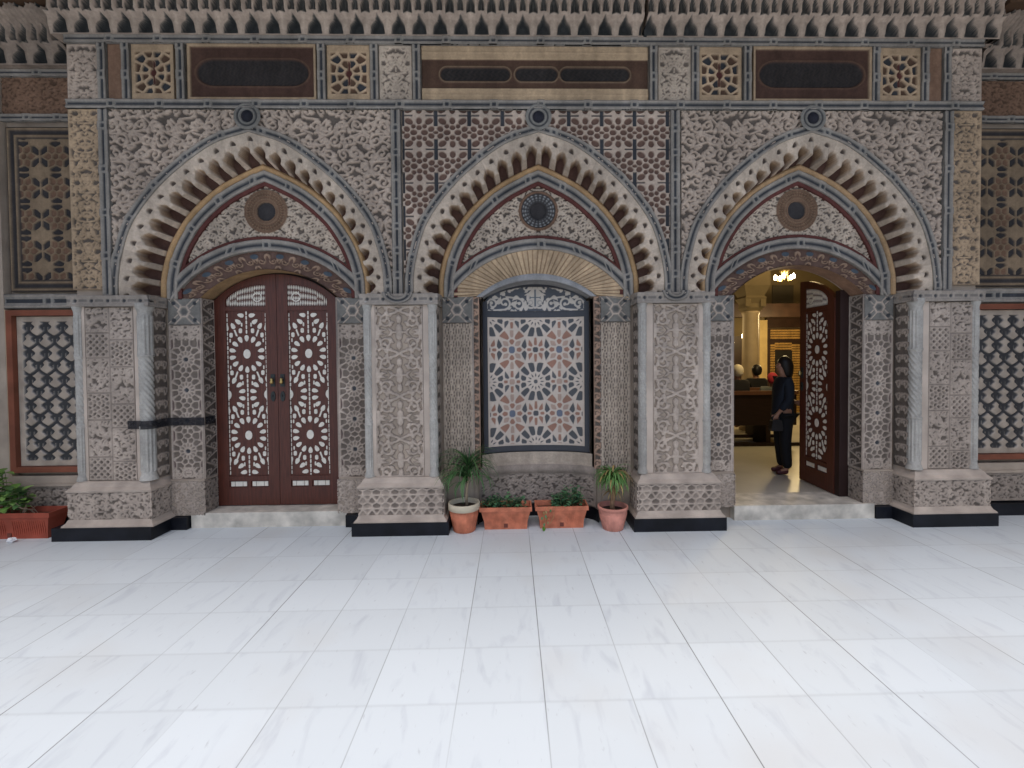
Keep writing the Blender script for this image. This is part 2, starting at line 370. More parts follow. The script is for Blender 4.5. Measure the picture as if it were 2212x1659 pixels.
tag(hf.build('hall_floor', mat_plain('hall_marble', (.50, .46, .38), rough=.35, amt=.2, scale=1.2, spec=.5)), kind='structure', label='pale stone floor of the hall behind the doors')

# ================================================================= BUILDING
B = empty('church_building', (0, 0, 0), label='stone church front carved all over with three pointed arches, two doorways and a mosaic niche', cat='building')
BAYS = [(-2.29, -2.262, 1.03, 1.02), (.255, .26, 1., 1.), (2.715, 2.713, 1., 1.)]   # front centre, recess centre, x scales
SPX = [(-3.57, -1.035), (-.95, 1.437), (1.535, 3.915)]
NA = 150
A_leaf = arab_tile(1.2, 1.6, 3, sp=.122, r=.0108, res=.0035)
A_fine = arab_tile(.9, .9, 8, sp=.078, r=.0068, res=.0028)
A_small = arab_tile(.4, .6, 21, sp=.086, r=.0078, res=.003)
A_low = arab_tile(.6, .6, 33, sp=.075, r=.007, res=.003, turns=1.)
# geometric tile for the middle spandrels: crosses, petals, hexagons
G = .295
def cross_fun(u, v, ou=.0, ov=.0):
    x = (u + ou) % G - G / 2; y = (v + ov) % G - G / 2; ax, ay = np.abs(x), np.abs(y)
    slot = np.maximum(ax - .017, ay - .092); bar = np.maximum(ax - .090, ay - .006)
    def el(cx, cy, a, b, rot):
        c, s_ = math.cos(rot), math.sin(rot); X = (ax - cx) * c + (ay - cy) * s_; Y_ = -(ax - cx) * s_ + (ay - cy) * c
        return (np.sqrt((X / a) ** 2 + (Y_ / b) ** 2) - 1) * min(a, b)
    red = np.minimum.reduce([el(.058, .050, .038, .026, .5), el(.147, .046, .025, .030, 0), el(.040, .118, .028, .024, .5), el(.100, .147, .030, .024, 0), el(.098, .093, .020, .020, 0), el(.147, .105, .024, .022, 0), el(.0, .147, .022, .013, 0)])
    dk = np.minimum(slot, bar); m1 = sst(.003, -.003, dk); m2 = sst(.003, -.003, red) * (1 - m1)
    h = -.016 * m1 - .016 * m2
    c = mixc(m2, C_ST * 1.05, np.array((.165, .098, .075))); return h, mixc(m1, c, C_BLUE * 1.3)
WALL = MB()
for bi, (cf, cr, sf, sr) in enumerate(BAYS):
    x0, x1 = SPX[bi]
    Ef, LE = full(E_H, cf, NA, sf); Tf, LT = full(T_H, cr, NA, sr); Eo, LEo = full(offs(E_H, .073), cf, NA, sf)
    # --- solid front wall over the arch
    WALL.archwall(x0 + .001, x1 - .001, 2.13, 4.4, Ef[np.linspace(0, len(Ef) - 1, 101).astype(int)] + np.array((0, .004)), .09, .262)
    # --- spandrel relief, masked by the arch
    zmax = 3.752; Ez = Ef
    def keepf(u, v, x0=x0, Ef=Ef, cf=cf):
        X = u + x0; Z = v + 2.2; zz = np.interp(X, np.linspace(0, 1, 1), np.zeros(1)) if False else None
        half = NA; xs = Ef[:half, 0]; zs = Ef[:half, 1]
        xa = -np.abs(X - cf) + cf; ztop = np.interp(xa, xs, zs, left=0)
        return (Z > ztop + .025)
    if bi == 1: fun = lambda u, v: cross_fun(u, v, .067 + .08, .115)
    else: fun = relief(A_leaf, .024, C_ST * (1.02 if bi == 0 else .98), C_GND_SHADE * .9, mirror=cf - x0, e=.004)
    sp_ = front('spandrel_relief', x0, x1, 2.2, zmax, .055, fun, B, keepf=keepf, skirt=None, res=.0056)
    # --- arch: the stalactite ring is the arch body
    nn = 24; nt_ = 48
    def ring(s, t, LE=LE):
        ph = (s / LE * nn) % 1 - .5; a = np.abs(2 * ph); rk = np.mod(np.sin(np.floor(s / LE * nn + .0) * 78.233 + cf) * 4375.85, 1); rf_ = np.mod(np.sin(np.floor(s / LE * nn + .5) * 12.9898 + cf) * 4758.5, 1)
        wob = .018 * np.sin(s * 37 + cf) + .012 * np.sin(s * 91); t0 = t; t = t + wob * (t > .1) * (t < .97)
        wc = (.60 + .10 * rk) * np.clip((t - .43 - .03 * rk) / .26, 0, 1) ** .60          # half width of the pointed cell
        cav = sst(-.05, .10, wc - a) * sst(.44, .50, t)
        fin = sst(.88, 1.02, t)
        lobe = np.cos(np.clip((1 - a) / .45, 0, 1) * math.pi / 2)  # rounded tooth between the cells
        depth = np.maximum(cav * (.72 + .28 * sst(.5, 1, t)), fin)
        fr_ = (.014 * (1 - lobe) * sst(.35, .5, t) + .006 * np.cos(a * math.pi * 3) * sst(.2, .35, t) * sst(.55, .4, t)) * (1 - cav)
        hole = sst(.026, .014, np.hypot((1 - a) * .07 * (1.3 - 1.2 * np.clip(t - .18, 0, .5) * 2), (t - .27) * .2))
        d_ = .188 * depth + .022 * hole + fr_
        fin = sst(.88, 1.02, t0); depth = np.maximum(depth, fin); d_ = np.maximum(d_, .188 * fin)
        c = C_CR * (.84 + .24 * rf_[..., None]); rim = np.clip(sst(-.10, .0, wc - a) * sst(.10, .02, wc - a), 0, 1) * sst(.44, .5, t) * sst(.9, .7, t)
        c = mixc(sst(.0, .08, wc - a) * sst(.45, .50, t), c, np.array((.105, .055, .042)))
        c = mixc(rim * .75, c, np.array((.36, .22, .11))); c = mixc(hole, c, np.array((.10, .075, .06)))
        return -d_, c
    n2 = 520
    def rs(Pc, n): return resamp(Pc, n)[0]
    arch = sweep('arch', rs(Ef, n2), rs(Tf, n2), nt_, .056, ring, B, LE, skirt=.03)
    # --- outer interlace band
    sweep('moulding_band', Eo, Ef + (Eo - Ef) * .0, 12, .05, band_fun(), arch, LEo)
    # --- recess plane pieces
    go = offs(T_H, -.05); gi = offs(T_H, -.145); ri = offs(T_H, -.178)
    gof, Lg = full(go, cr, NA, sr); gif, _ = full(gi, cr, NA, sr); rif, _ = full(ri, cr, NA, sr)
    tone = [C_OCH, C_OCH, C_OCH * .9 + C_ST * .1][bi]
    sweep('torus_moulding', Tf, gof, 10, .245, lambda s, t, c=tone: (.032 * np.sin(np.pi * t) ** .6, fullc(s, c)), arch, LT)
    sweep('moulding_band', gof, gif, 12, .240, band_fun(), arch, Lg)
    sweep('painted_fillet', gif, rif, 4, .252, lambda s, t: (.004 + 0 * s, fullc(s, C_RED)), arch, Lg)
    st_ = arc_half(.80, 2.669, 2.335); sb_ = arc_half(.86, 2.567, 2.095)
    stf, Ls = full(st_, cr, NA, sr); sbf, _ = full(sb_, cr, NA, sr)
    st2, _ = full(arc_half(.80, 2.70, 2.36), cr, NA, sr)
    sweep('painted_fillet', st2, stf, 4, .250, lambda s, t: (.004 + 0 * s, fullc(s, C_RED)), arch, Ls)
    sweep('moulding_band', stf, sbf, 12, .240, band_fun(dash=.24), arch, Ls)
    # tympanum
    def keept(u, v, cr=cr, rif=rif, st2=st2):
        X = u + cr - .85; Z = v + 2.3; xa = cr - np.abs(X - cr); up = np.interp(xa, rif[:NA, 0], rif[:NA, 1], left=0); lo = np.interp(xa, st2[:NA, 0], st2[:NA, 1], left=9)
        return (Z < up + .01) & (Z > lo - .01)
    Rr = .20 if bi != 1 else .185
    arf = relief(A_fine, .018, C_CR * .97, C_GND_SHADE * (.8 if bi == 1 else .95), mirror=.85, e=.003)
    def tymf(u, v, arf=arf, bi=bi, Rr=Rr):
        h, c = arf(u, v); r = np.hypot(u - .85, v - (2.932 - 2.3)); th = np.arctan2(v - .632, u - .85)
        ins = r < Rr
        if bi == 1:
            star = (.5 + .5 * np.cos(th * 22)) * (.55 + .45 * np.cos(r * 260)); prof = np.where(r < .075, -.02, np.where(r < .155, -.006 + .012 * star * sst(.085, .12, r), .014 * np.exp(-((r - .17) / .012) ** 2)))
            cc = mixc(sst(.155, .165, r), mixc(star * (r > .08) * (r < .15) * sst(.08, .12, r), fullc(u, np.array((.06, .055, .055))), C_WHT * .62), C_BRN * 1.3); cc = np.where((r < .08)[..., None], C_DARK * 1.1, cc)
        else:
            rg = .5 + .5 * np.cos(r * 220); prof = np.where(r < .085, -.02, .006 * rg * (r > .09) + .006 * np.cos(th * 40) * (r > .13) * (r < .175)); cc = mixc(rg * .5 * (.6 + .4 * np.cos(th * 40)), fullc(u, C_BRN * 1.15), C_BUFF * .62); cc = np.where((r < .085)[..., None], C_DARK * 1.1, cc)
        return np.where(ins, prof, h), np.where(ins[..., None], cc, c)
    front('tympanum', cr - .85, cr + .85, 2.3, 3.2, .262, tymf, arch, keepf=keept, skirt=None, res=.0055)
    # lintel band over the opening
    ao, sprg = [(.628, 2.14), (.56, 2.14), (.634, 2.14)][bi]; top = [2.40, 2.335, 2.415][bi]; co = [-2.248, .24, 2.728][bi]
    dof, Ld = full(arc_half(ao, top, sprg), co, NA)
    if bi == 1:
        def vou(s, t):
            q = s / .030; fr_ = q - np.floor(q); jt = sst(.16, .06, np.minimum(fr_, 1 - fr_)); rn = np.mod(np.sin(np.floor(q) * 12.9898) * 43758.5, 1)
            return -.010 * jt * sst(0, .1, t) + .004 * rn, mixc(jt * .75, (np.array((.54, .385, .24)) * (.86 + .26 * rn[..., None])), np.array((.30, .20, .12)))
    else:
        aa = Tile(.21, .2, .003)
        for sg in (-1, 1): aa.leaf((.105, .05), math.pi / 2 - sg * .5, .09, .016, sg * 1.3); aa.spiral(.105 + sg * .05, .11, .035, 1, math.pi / 2 * (1 - sg), sg, .007, False); aa.leaf((.105, .16), math.pi / 2 + sg, .06, .012, -sg); aa.leaf((.0, .03), math.pi / 2 - sg * .6, .08, .013, sg)
        def vou(s, t, aa=aa, Ld=Ld):
            P_ = Ld / 8; ph = (s / P_) % 1; d = aa.sample(ph * .21, t * .2); m = sst(.003, -.003, d)
            dot = sst(.030, .024, np.hypot((ph - .5) * P_, (t - .28) * .19)); h = -.016 * (1 - m); h = np.where(dot > 0, -.004, h)
            return h, mixc(dot, mixc(m, np.array((.15, .09, .07)), np.array((.38, .25, .17))), np.array((.085, .105, .125)))
    n3 = 380
    sweep('lintel_band', rs(sbf, n3), rs(dof, n3), 34, .250, vou, arch, Ld, skirt=.02)
    # recess wall core with its opening
    xl, xr = [(-3.32, -1.2), (-.8, 1.27), (1.7, 3.72)][bi]
    hw = [.628, .50, .634][bi]; bot = .0
    opc = dof[np.linspace(0, len(dof) - 1, 51).astype(int)] + np.array((0, .006)) if bi != 1 else full(arc_half(.545, 2.33, 2.13), co, 41)[0][::2]
    if bi == 1: opc = np.vstack([[opc[0][0], 0], opc, [opc[-1][0], 0]])
    WALL.archwall(xl, xr, bot, 3.55, opc, .2905, .47)
    # soffit of the opening
    if bi != 1:
        n = len(dof); yy = np.linspace(.252, .44, 6); P = np.stack([np.repeat(dof[:, None, 0], 6, 1), np.repeat(yy[None], n, 0), np.repeat(dof[:, None, 1], 6, 1) - .003], -1)
        surf('arch_soffit', P, C_OCH * .8 if bi == 0 else C_BRN * 1.9, STONE, arch)
    # crown roundel
    zc = [3.688, 3.686, 3.680][bi]
    rm = Tile(.3, .3, .01)
    def rndl(u, v):
        r = np.hypot(u - .12, v - .12); ring_ = np.exp(-((r - .098) / .012) ** 2) + np.exp(-((r - .066) / .009) ** 2)
        ball = np.sqrt(np.clip(1 - (r / .05) ** 2, 0, 1)); h = .014 + .012 * ring_; h = np.where(r < .05, .004 + .042 * ball, h)
        return h, mixc(sst(.056, .050, r), mixc(np.exp(-((r - .082) / .008) ** 2), fullc(u, C_GREY * .95), C_BLUE), np.array((.03, .03, .04)))
    front('crown_roundel', cf - .12, cf + .12, zc - .12, zc + .12, .052, rndl, arch, keepf=lambda u, v: np.hypot(u - .12, v - .12) < .117, skirt=None, res=.005)
# U shaped ends joining neighbouring arch bands
for cx, R1 in ((-1.006, .135), (1.475, .122)):
    th = np.linspace(math.pi, 2 * math.pi, 40); A_ = np.stack([cx + R1 * np.cos(th), 2.15 + R1 * .75 * np.sin(th)], -1); B_ = np.stack([cx + (R1 - .07) * np.cos(th), 2.15 + (R1 - .07) * .75 * np.sin(th)], -1)
    sweep('band_loop', A_, B_, 12, .022, band_fun(dash=5), B, .4)
    band_strip('dividing_band', cx - .043, cx + .043, 2.12, 3.75, .046, B, dash=.14)
for x in (-3.535, 3.965): band_strip('dividing_band', x - .043, x + .043, 2.14, 3.75, .046, B, dash=.30)
# lower ends of bands beside the corner pilasters
# string courses
band_strip('string_course', -3.84, 4.275, 3.755, 3.835, .042, B, dash=.34)
band_strip('string_course', -3.84, 4.275, 4.315, 4.385, .040, B, dash=.34)
# ---- frieze
def wood_panel(w, h):
    def f(u, v):
        b = np.minimum(np.minimum(u, w - u), np.minimum(v, h - v)); x = np.abs(u - w / 2); y = np.abs(v - h / 2)
        q = np.maximum(x - (w * .30), 0); cart = np.hypot(q * .75, y) - h * .23; cart = np.where(x < w * .30, y - h * .23, cart)
        m = sst(.006, -.006, cart); fr = sst(.028, .02, b); r2 = np.exp(-((cart - .012) / .006) ** 2)
        let = .5 + .5 * np.sin(u * 150 + 3 * np.sin(v * 60)) * np.sin(v * 90 + 2 * np.sin(u * 37))
        h_ = .018 * fr - .012 * m + .006 * r2 + .003 * let * m
        c = mixc(m, fullc(u, np.array((.090, .048, .035))), np.array((.030, .027, .027))); c = mixc(let * m * .35, c, np.array((.085, .062, .05))); c = mixc(r2 * .6, c, C_BRN); return h_, mixc(fr, c, C_BUFF * .9)
    return f
def star_panel(w, h):
    sd_ = [(w / 2, h / 2, 2, .0)]
    for k in range(8):
        a = (k + .5) * math.pi / 4; sd_.append((w / 2 + w * .20 * math.cos(a), h / 2 + h * .17 * math.sin(a), 1 if k % 2 else 3))
    for k in range(12):
        a = (k + .5) * math.pi / 6; sd_.append((w / 2 + w * .385 * math.cos(a), h / 2 + h * .36 * math.sin(a), (1, 3)[k % 2]))
    for sx in (.12, .88):
        for sy in (.10, .90): sd_.append((w * sx, h * sy, 3))
    g = vrelief(sd_, .019, [C_BLUE, C_BLUE * 1.1, C_RED, C_BRN * .75], .018, C_BUFF * 1.1 + C_ST * .1)
    def f(u, v):
        h_, c = g(u, v); b = np.minimum(np.minimum(u, w - u), np.minimum(v, h - v) - .03); m = sst(.038, .030, b)
        slot = sst(.012, .008, np.abs(u - w / 2)) * sst(.11, .10, np.abs(v - h / 2))
        h_ = np.where(slot > .5, -.018, h_); c = mixc(slot, c, C_RED * .8)
        return h_ * (1 - m) + .003 * m, mixc(m, c, C_BUFF * 1.05)
    return f
def inscr(w, h):
    def f(u, v):
        y = np.abs(v - h / 2); bar = sst(.128, .122, y)
        out = np.full(u.shape, 9.)
        for cx, hw in ((.17, .125), (.40, .075), (.595, .125)):
            pass
        for cx, hw in ((.235 * w, .145 * w), (.505 * w, .085 * w), (.765 * w, .145 * w)):
            x = np.abs(u - cx); q = np.maximum(x - hw + .04, 0); out = np.minimum(out, np.hypot(q, y) - .055)
        m = sst(.005, -.005, out) * bar; rg = np.exp(-((out - .012) / .006) ** 2) * bar
        for cx in (.40 * w, .61 * w):
            pass
        let = .5 + .5 * np.sin(u * 130 + 2 * np.sin(v * 80)) * np.sin(v * 100)
        h_ = -.012 * bar - .008 * m + .008 * rg + .003 * let * m
        line = np.exp(-((y - .185) / .006) ** 2)
        c = mixc(bar, fullc(u, np.array((.56, .40, .25))), np.array((.11, .062, .042))); c = mixc(m, c, np.array((.028, .026, .026))); c = mixc(let * m * .35, c, np.array((.085, .062, .05))); c = mixc(rg * .55, c, C_BUFF * .8); return h_ + .004 * line, c
    return f
Z0, Z1 = 3.835, 4.315
def plainf(c): return lambda u, v: (0 * u, fullc(u, c))
for x0, x1, kd in ((-3.84, -3.578, 'f'), (-3.49, -3.37, 'p'), (-3.288, -2.925, 's'), (-2.80, -1.69, 'w'), (-1.60, -1.225, 's'), (-1.145, -.858, 'f2'), (-.773, 1.237, 'i'), (1.328, 1.622, 'f2'), (1.69, 2.077, 's'), (2.177, 3.252, 'w'), (3.334, 3.712, 's'), (3.772, 3.904, 'p'), (3.984, 4.275, 'f')):
    w_, h_ = x1 - x0, Z1 - Z0; up = .012
    fn = {'f': lambda: relief(A_small, .02, C_ST * 1.0, C_GND_SHADE, mirror=w_ / 2, border=.015, wh=(w_, h_)), 'f2': lambda: relief(A_small, .016, C_CR * .95, C_GND_SHADE * 1.1, mirror=w_ / 2, border=.02, wh=(w_, h_), ou=.07),
          'p': lambda: plainf(C_BRN * 1.7), 's': lambda: star_panel(w_, h_), 'w': lambda: wood_panel(w_, h_), 'i': lambda: inscr(w_, h_)}[kd]()
    front('frieze_panel', x0, x1, Z0, Z1, .062, fn, B, res=.0065)
for xc in ((-3.578 - 3.49) / 2, (-3.37 - 3.288) / 2, (-2.925 - 2.80) / 2, (-1.69 - 1.60) / 2, (-1.225 - 1.145) / 2, (-.858 - .773) / 2, (1.237 + 1.328) / 2, (1.622 + 1.69) / 2, (2.077 + 2.177) / 2, (3.252 + 3.334) / 2, (3.712 + 3.772) / 2, (3.904 + 3.984) / 2):
    band_strip('frieze_divider', xc - .036, xc + .036, 3.835, 4.315, .048, B, dash=.17, knot=.05)
# corner strips above the outer pilasters
for x0, x1 in ((-3.84, -3.578), (4.008, 4.275)):
    front('strip_relief', x0, x1, 2.19, 3.755, .056, relief(A_small, .022, C_BUFF * 1.02, C_GND_SHADE * .9, mirror=(x1 - x0) / 2, border=.012, wh=(x1 - x0, 1.565), ou=.1), B)
WALL.box(-3.838, -3.5695, .0905, .27, 2.137, 4.4); WALL.box(3.9155, 4.273, .0905, .27, 2.137, 4.4); WALL.box(-1.0345, -.9505, .0905, .27, 2.137, 4.4); WALL.box(1.4375, 1.5345, .0905, .27, 2.137, 4.4)
# ---- cornice: two tiers of stalactite niches, built on a leaning profile
def cornice(x0, x1, zb, Y0, name='cornice', tint=1., ph=0., top=.62):
    per = .1815; n = int((x1 - x0) / .006); zt = zb + top; nz = int(top * 177)
    x, z = np.meshgrid(np.linspace(x0, x1, n), np.linspace(zb, zt, nz), indexing='ij')
    v = z - zb; H1, H2 = .185, .20
    lean = .02 + .06 * sst(.13, H1 + .0, v) + .10 * sst(H1 + .12, H1 + H2, v) + .12 * sst(H1 + H2 + .05, .55, v)
    def niche(px, vv, hgt, wd):        # pointed opening
        a = np.abs(px) / (wd / 2); t = vv / hgt; lim = 1 - .35 * t - .65 * np.clip((t - .45) / .55, 0, 1) ** 1.4
        return sst(0, .16, lim - a) * (vv > .012) * (t < 1), sst(-.06, .06, lim - a) * (vv > .006) * (t < 1)
    p1 = ((x - x0) / per + ph) % 1 - .5; n1, a1 = niche(p1 * per, v - .008, .165, .128)
    p2 = ((x - x0) / per + ph + .5) % 1 - .5; n2, a2 = niche(p2 * per, v - H1 + .030, .17, .080)
    p2b = ((x - x0) / per + ph) % 1 - .5; n2b, a2b = niche(p2b * per, v - H1 + .0, .14, .055)
    n3, a3 = niche(p1 * per, v - H1 - H2 - .01, .15, .10)
    rib = .010 * np.cos(p1 * 2 * math.pi * 4) * sst(.17, .22, v)
    d = lean - .075 * n1 - .05 * n2 - .04 * n2b - .05 * n3 + rib
    d += .02 * np.cos(p1 * 2 * math.pi) * sst(.0, .1, v) * -1 * (v < .2)
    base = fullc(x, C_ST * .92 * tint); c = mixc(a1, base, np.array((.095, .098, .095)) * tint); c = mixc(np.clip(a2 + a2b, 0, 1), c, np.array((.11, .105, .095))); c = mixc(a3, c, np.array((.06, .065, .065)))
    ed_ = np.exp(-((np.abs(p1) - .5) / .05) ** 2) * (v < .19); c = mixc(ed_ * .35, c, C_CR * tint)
    P = np.stack([x, Y0 - d, z], -1)
    return surf(name, P, c, STONE, B, skirt=(0, .12, 0))
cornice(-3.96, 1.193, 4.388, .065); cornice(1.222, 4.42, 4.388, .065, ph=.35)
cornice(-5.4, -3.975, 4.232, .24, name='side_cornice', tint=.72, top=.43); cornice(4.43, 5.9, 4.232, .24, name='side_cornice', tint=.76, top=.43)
WALL.box(-3.9, 4.36, .19, .5, 4.402, 5.05)
# ---- side walls
for sgn, xa, xb in ((-1, -4.66, -3.84), (1, 4.275, 5.12)):
    WALL.box(min(xa, xb) - .0, max(xa, xb), .335, .5, 0, 5.05); out = xa if sgn < 0 else xb
    WALL.box(min(out, out + sgn * 2.2), max(out, out + sgn * 2.2), .26, .5, 0, 5.05)
    w_ = xb - xa; tn = .7 if sgn < 0 else .8
    front('upper_panel', xa, xb, 3.83, 4.17, .298, relief(A_low, .012, C_BRN * 1.5, C_BRN * .8), B)
    band_strip('string_course', xa, xb, 4.17, 4.235, .28, B, dash=.3); band_strip('string_course', xa, xb, 3.765, 3.83, .28, B, dash=.2)
    band_strip('string_course', xa, xb, 2.055, 2.185, .27, B, dash=.35, knot=.06)
    # rosette panel
    ww, hh = w_ - .06, 3.72 - 2.21; PX = .29
    sds = []
    for (cx, cy) in ((PX / 2, PX / 2),): sds += rosette(cx, cy, 6, .062, 1, icls=2) + rosette(cx, cy, 6, .118, 3, a0=math.pi / 6)[1:]
    for cx in (0, PX):
        for cy in (0, PX): sds += [(cx, cy, 0), (cx + .04, cy, 2), (cx, cy + .04, 2), (cx - .04, cy, 2), (cx, cy - .04, 2)]
    sds = wrapseeds(sds, PX, PX); rf = vrelief(sds, .012, [C_DARK * 1.1, C_BRN * 1.25, C_BRN * .9, C_DARK], .016, C_BUFF * .58, period=(PX, PX))
    def rosf(u, v, ww=ww, hh=hh, rf=rf):
        b = np.minimum(np.minimum(u, ww - u), np.minimum(v, hh - v)); h, c = rf(u, v + .06)
        m = sst(.115, .105, b); r = np.exp(-((b - .02) / .012) ** 2) + np.exp(-((b - .085) / .012) ** 2); dk = sst(.05, .045, np.abs(b - .055) + .02)
        return h * (1 - m) + m * .014 * r, mixc(m, c, mixc(np.clip(r, 0, 1), fullc(u, C_DARK), C_BUFF * .62))
    front('rosette_panel', xa + .03, xb - .03, 2.21, 3.72, .30, rosf, B)
    # lattice window: frame and interlocking screen
    wx0, wx1 = (-4.585, -3.86) if sgn < 0 else (4.30, 5.04)
    wf = MB()
    for p in ((wx0 - .055, wx1 + .0, .25, .32, 1.985, 2.035), (wx0 - .055, wx1, .25, .32, .535, .585), (wx0 - .055, wx0 - .002, .25, .32, .585, 1.985)): wf.box(*p)
    if sgn > 0:
        wf = MB().box(wx0, wx1 + .055, .25, .32, 1.985, 2.035).box(wx0, wx1 + .055, .25, .32, .535, .585).box(wx1 + .002, wx1 + .055, .25, .32, .585, 1.985)
    win = wf.build('lattice_window', mat_plain('red_marble', (.23, .075, .042), rough=.5, amt=.35, scale=4), B, bevel=.006)
    of = MB(); a0, a1 = (wx0 - .095, wx0 - .057) if sgn < 0 else (wx1 + .057, wx1 + .095)
    of.box(a0, a1, .262, .32, .50, 2.04); of.build('window_surround', mat_plain('buff_stone', (.47, .36, .24), rough=.8, amt=.3, scale=2.5), win, bevel=.005)
    LT_ = Tile(.155, .244, .003)
    hx = .0775
    for ox, oy in ((0, 0), (hx, -.135)):
        LT_.line([(ox - .042, oy + .005 + .244), (ox - .02, oy + .022 + .244), (ox, oy + .018 + .244), (ox + .02, oy + .022 + .244), (ox + .042, oy + .005 + .244)], .013, .013)
        LT_.line([(ox, oy + .244 + .02), (ox, oy + .244 - .04)], .015)
        LT_.line([(ox, oy + .244 - .035), (ox + .03, oy + .244 - .065), (ox + hx, oy + .244 - .095)], .0125); LT_.line([(ox, oy + .244 - .035), (ox - .03, oy + .244 - .065), (ox - hx, oy + .244 - .095)], .0125)
        LT_.leaf((ox - .035, oy + .244 + .0), -1.2, .03, .009, 0); LT_.leaf((ox + .035, oy + .244), -1.9, .03, .009, 0)
    def latf(u, v, LT_=LT_, W=wx1 - wx0):
        d = LT_.sample(u - .02, v + .04) - .003; b = np.minimum(np.minimum(u, W - u), np.minimum(v, 1.39 - v)); m = sst(.002, -.002, d) * sst(.045, .052, b)
        return -.014 * m, mixc(m, fullc(u, np.array((.46, .375, .295))) * (.85 + .3 * (np.sin(u * 31 + v * 17) * np.sin(v * 23 - u * 11))[..., None] * .5 + .1), np.array((.04, .04, .042)))
    front('window_screen', wx0, wx1, .59, 1.98, .292, latf, win, mat=MOSAIC, res=.0055)
    front('dado_relief', xa, xb, .13, .40, .27, relief(A_low, .012, C_LOW * .85, C_GND_SHADE * .8, border=.02, wh=(w_, .27)), B)
    MB().box(xa, xb, .262, .33, .42, .50).box(xa, xb, .25, .33, .405, .43).build('sill_moulding', WALLC, B, bevel=.008)
    MB().box(min(xa, out + sgn * 2), max(xb, out + sgn * 2), .22, .32, 0, .115).build('plinth', BLACKM, B, bevel=.006)
wall = WALL.build('wall', WALLC, B)

# ---- pilasters
def blockf(W, Hh, seed):
    R = random.Random(seed); hs = [.21, .33, .24, .31, .22, .3]
    seeds_a = wrapseeds([(.0, .0, 0), (.0275, .0275, 1)], .055, .055); seeds_b = wrapseeds([(0, 0, 0), (.02, .035, 1), (.05, .02, 0), (.055, .055, 1)], .075, .075)
    va = vrelief(seeds_a, .014, [C_GND_SHADE, C_LOW * .6], .012, C_LOW * 1.08, period=(.055, .055)); vb = vrelief(seeds_b, .012, [C_GND_SHADE, C_LOW * .65], .013, C_LOW * 1.08, period=(.075, .075))
    ar = relief(A_small, .016, C_LOW * 1.1, C_GND_SHADE, e=.003); ar2 = relief(A_low, .014, C_LOW * 1.1, C_GND_SHADE, e=.003)
    def f(u, v):
        h = np.zeros(u.shape); c = fullc(u, C_LOW * 1.08)
        for col in (0, 1):
            z = -.05 * col; k = col
            while z < Hh:
                hh = hs[k % 6] if col == 0 else hs[(k + 3) % 6]; x0, x1 = (0, W / 2) if col == 0 else (W / 2, W)
                ins = (u >= x0) & (u < x1) & (v >= z) & (v < z + hh)
                fn = (va, ar, vb, ar2)[(k + col) % 4]; h2, c2 = fn(u + .03 * k, v + .05 * k)
                b = np.minimum(np.minimum(u - x0, x1 - u), np.minimum(v - z, z + hh - v)); gr = np.exp(-((b) / .005) ** 2); m = sst(.016, .011, b)
                h2 = h2 * (1 - m) - .012 * gr; c2 = mixc(m, c2, C_LOW * 1.08); c2 = mixc(gr * .7, c2, C_GND_SHADE)
                h = np.where(ins, h2, h); c = np.where(ins[..., None], c2, c); z += hh; k += 1
        return h, c
    return f
def scroll_tile():
    W, H_ = .40, .385; T = Tile(W / 2 + .0001, H_, .003, wrap=True); T.wrap = True
    T2 = Tile(.2, H_, .003); 
    for (cx, cy, R, hd, a0) in ((.112, .095, .066, 1, -2.2), (.112, .290, .066, -1, 2.2)):
        T2.spiral(cx, cy, R, 1.3, a0, hd, .0135, True)
    T2.line([(0, 0), (.035, .02), (.075, .03)], .014); T2.line([(0, H_), (.035, H_ - .02), (.075, H_ - .03)], .014)
    T2.line([(0, .15), (0, .235)], .030); T2.line([(.0, .1925), (.07, .1925)], .016, .010)
    for x, y, a, L_, r_, c_ in ((0, .04, 1.3, .10, .020, .7), (0, .345, -1.3, .10, .020, -.7), (.195, .1925, 2.7, .09, .018, .7), (.195, .1925, -2.7, .09, .018, -.7), (.19, .02, 2.3, .08, .017, .8), (.19, .365, -2.3, .08, .017, -.8), (.06, .1925, .9, .07, .015, -.8), (.06, .1925, -.9, .07, .015, .8), (.11, .0, 1.9, .05, .013, .3), (.11, .385, -1.9, .05, .013, -.3), (.045, .10, .3, .06, .014, .9), (.045, .285, -.3, .06, .014, -.9)): T2.leaf((x, y), a, L_, r_, c_)
    return T2
A_scroll = scroll_tile(); A_scroll.wrap = False
A_side = Tile(.19, .12, .003)
for k in range(2): A_side.spiral(.06 + .07 * k, .06, .04, 1.1, k * 3.14, 1 - 2 * k, .008)
tri_s = wrapseeds([(0, 0, 0), (.05, .0, 1), (.025, .043, 1), (.075, .043, 0), (.05, .06, 1), (.0, .06, 0)], .1, .086)
PIL = [(-3.86, -3.20, -3.895, -3.172, -4.0, -3.15), (-1.325, -.672, -1.372, -.620, -1.42, -.57), (1.145, 1.806, 1.118, 1.866, 1.072, 1.904), (3.662, 4.292, 3.642, 4.352, 3.595, 4.383)]
GREYM = mat_plain('grey_marble', (.50, .49, .46), rough=.55, amt=.2, scale=9)
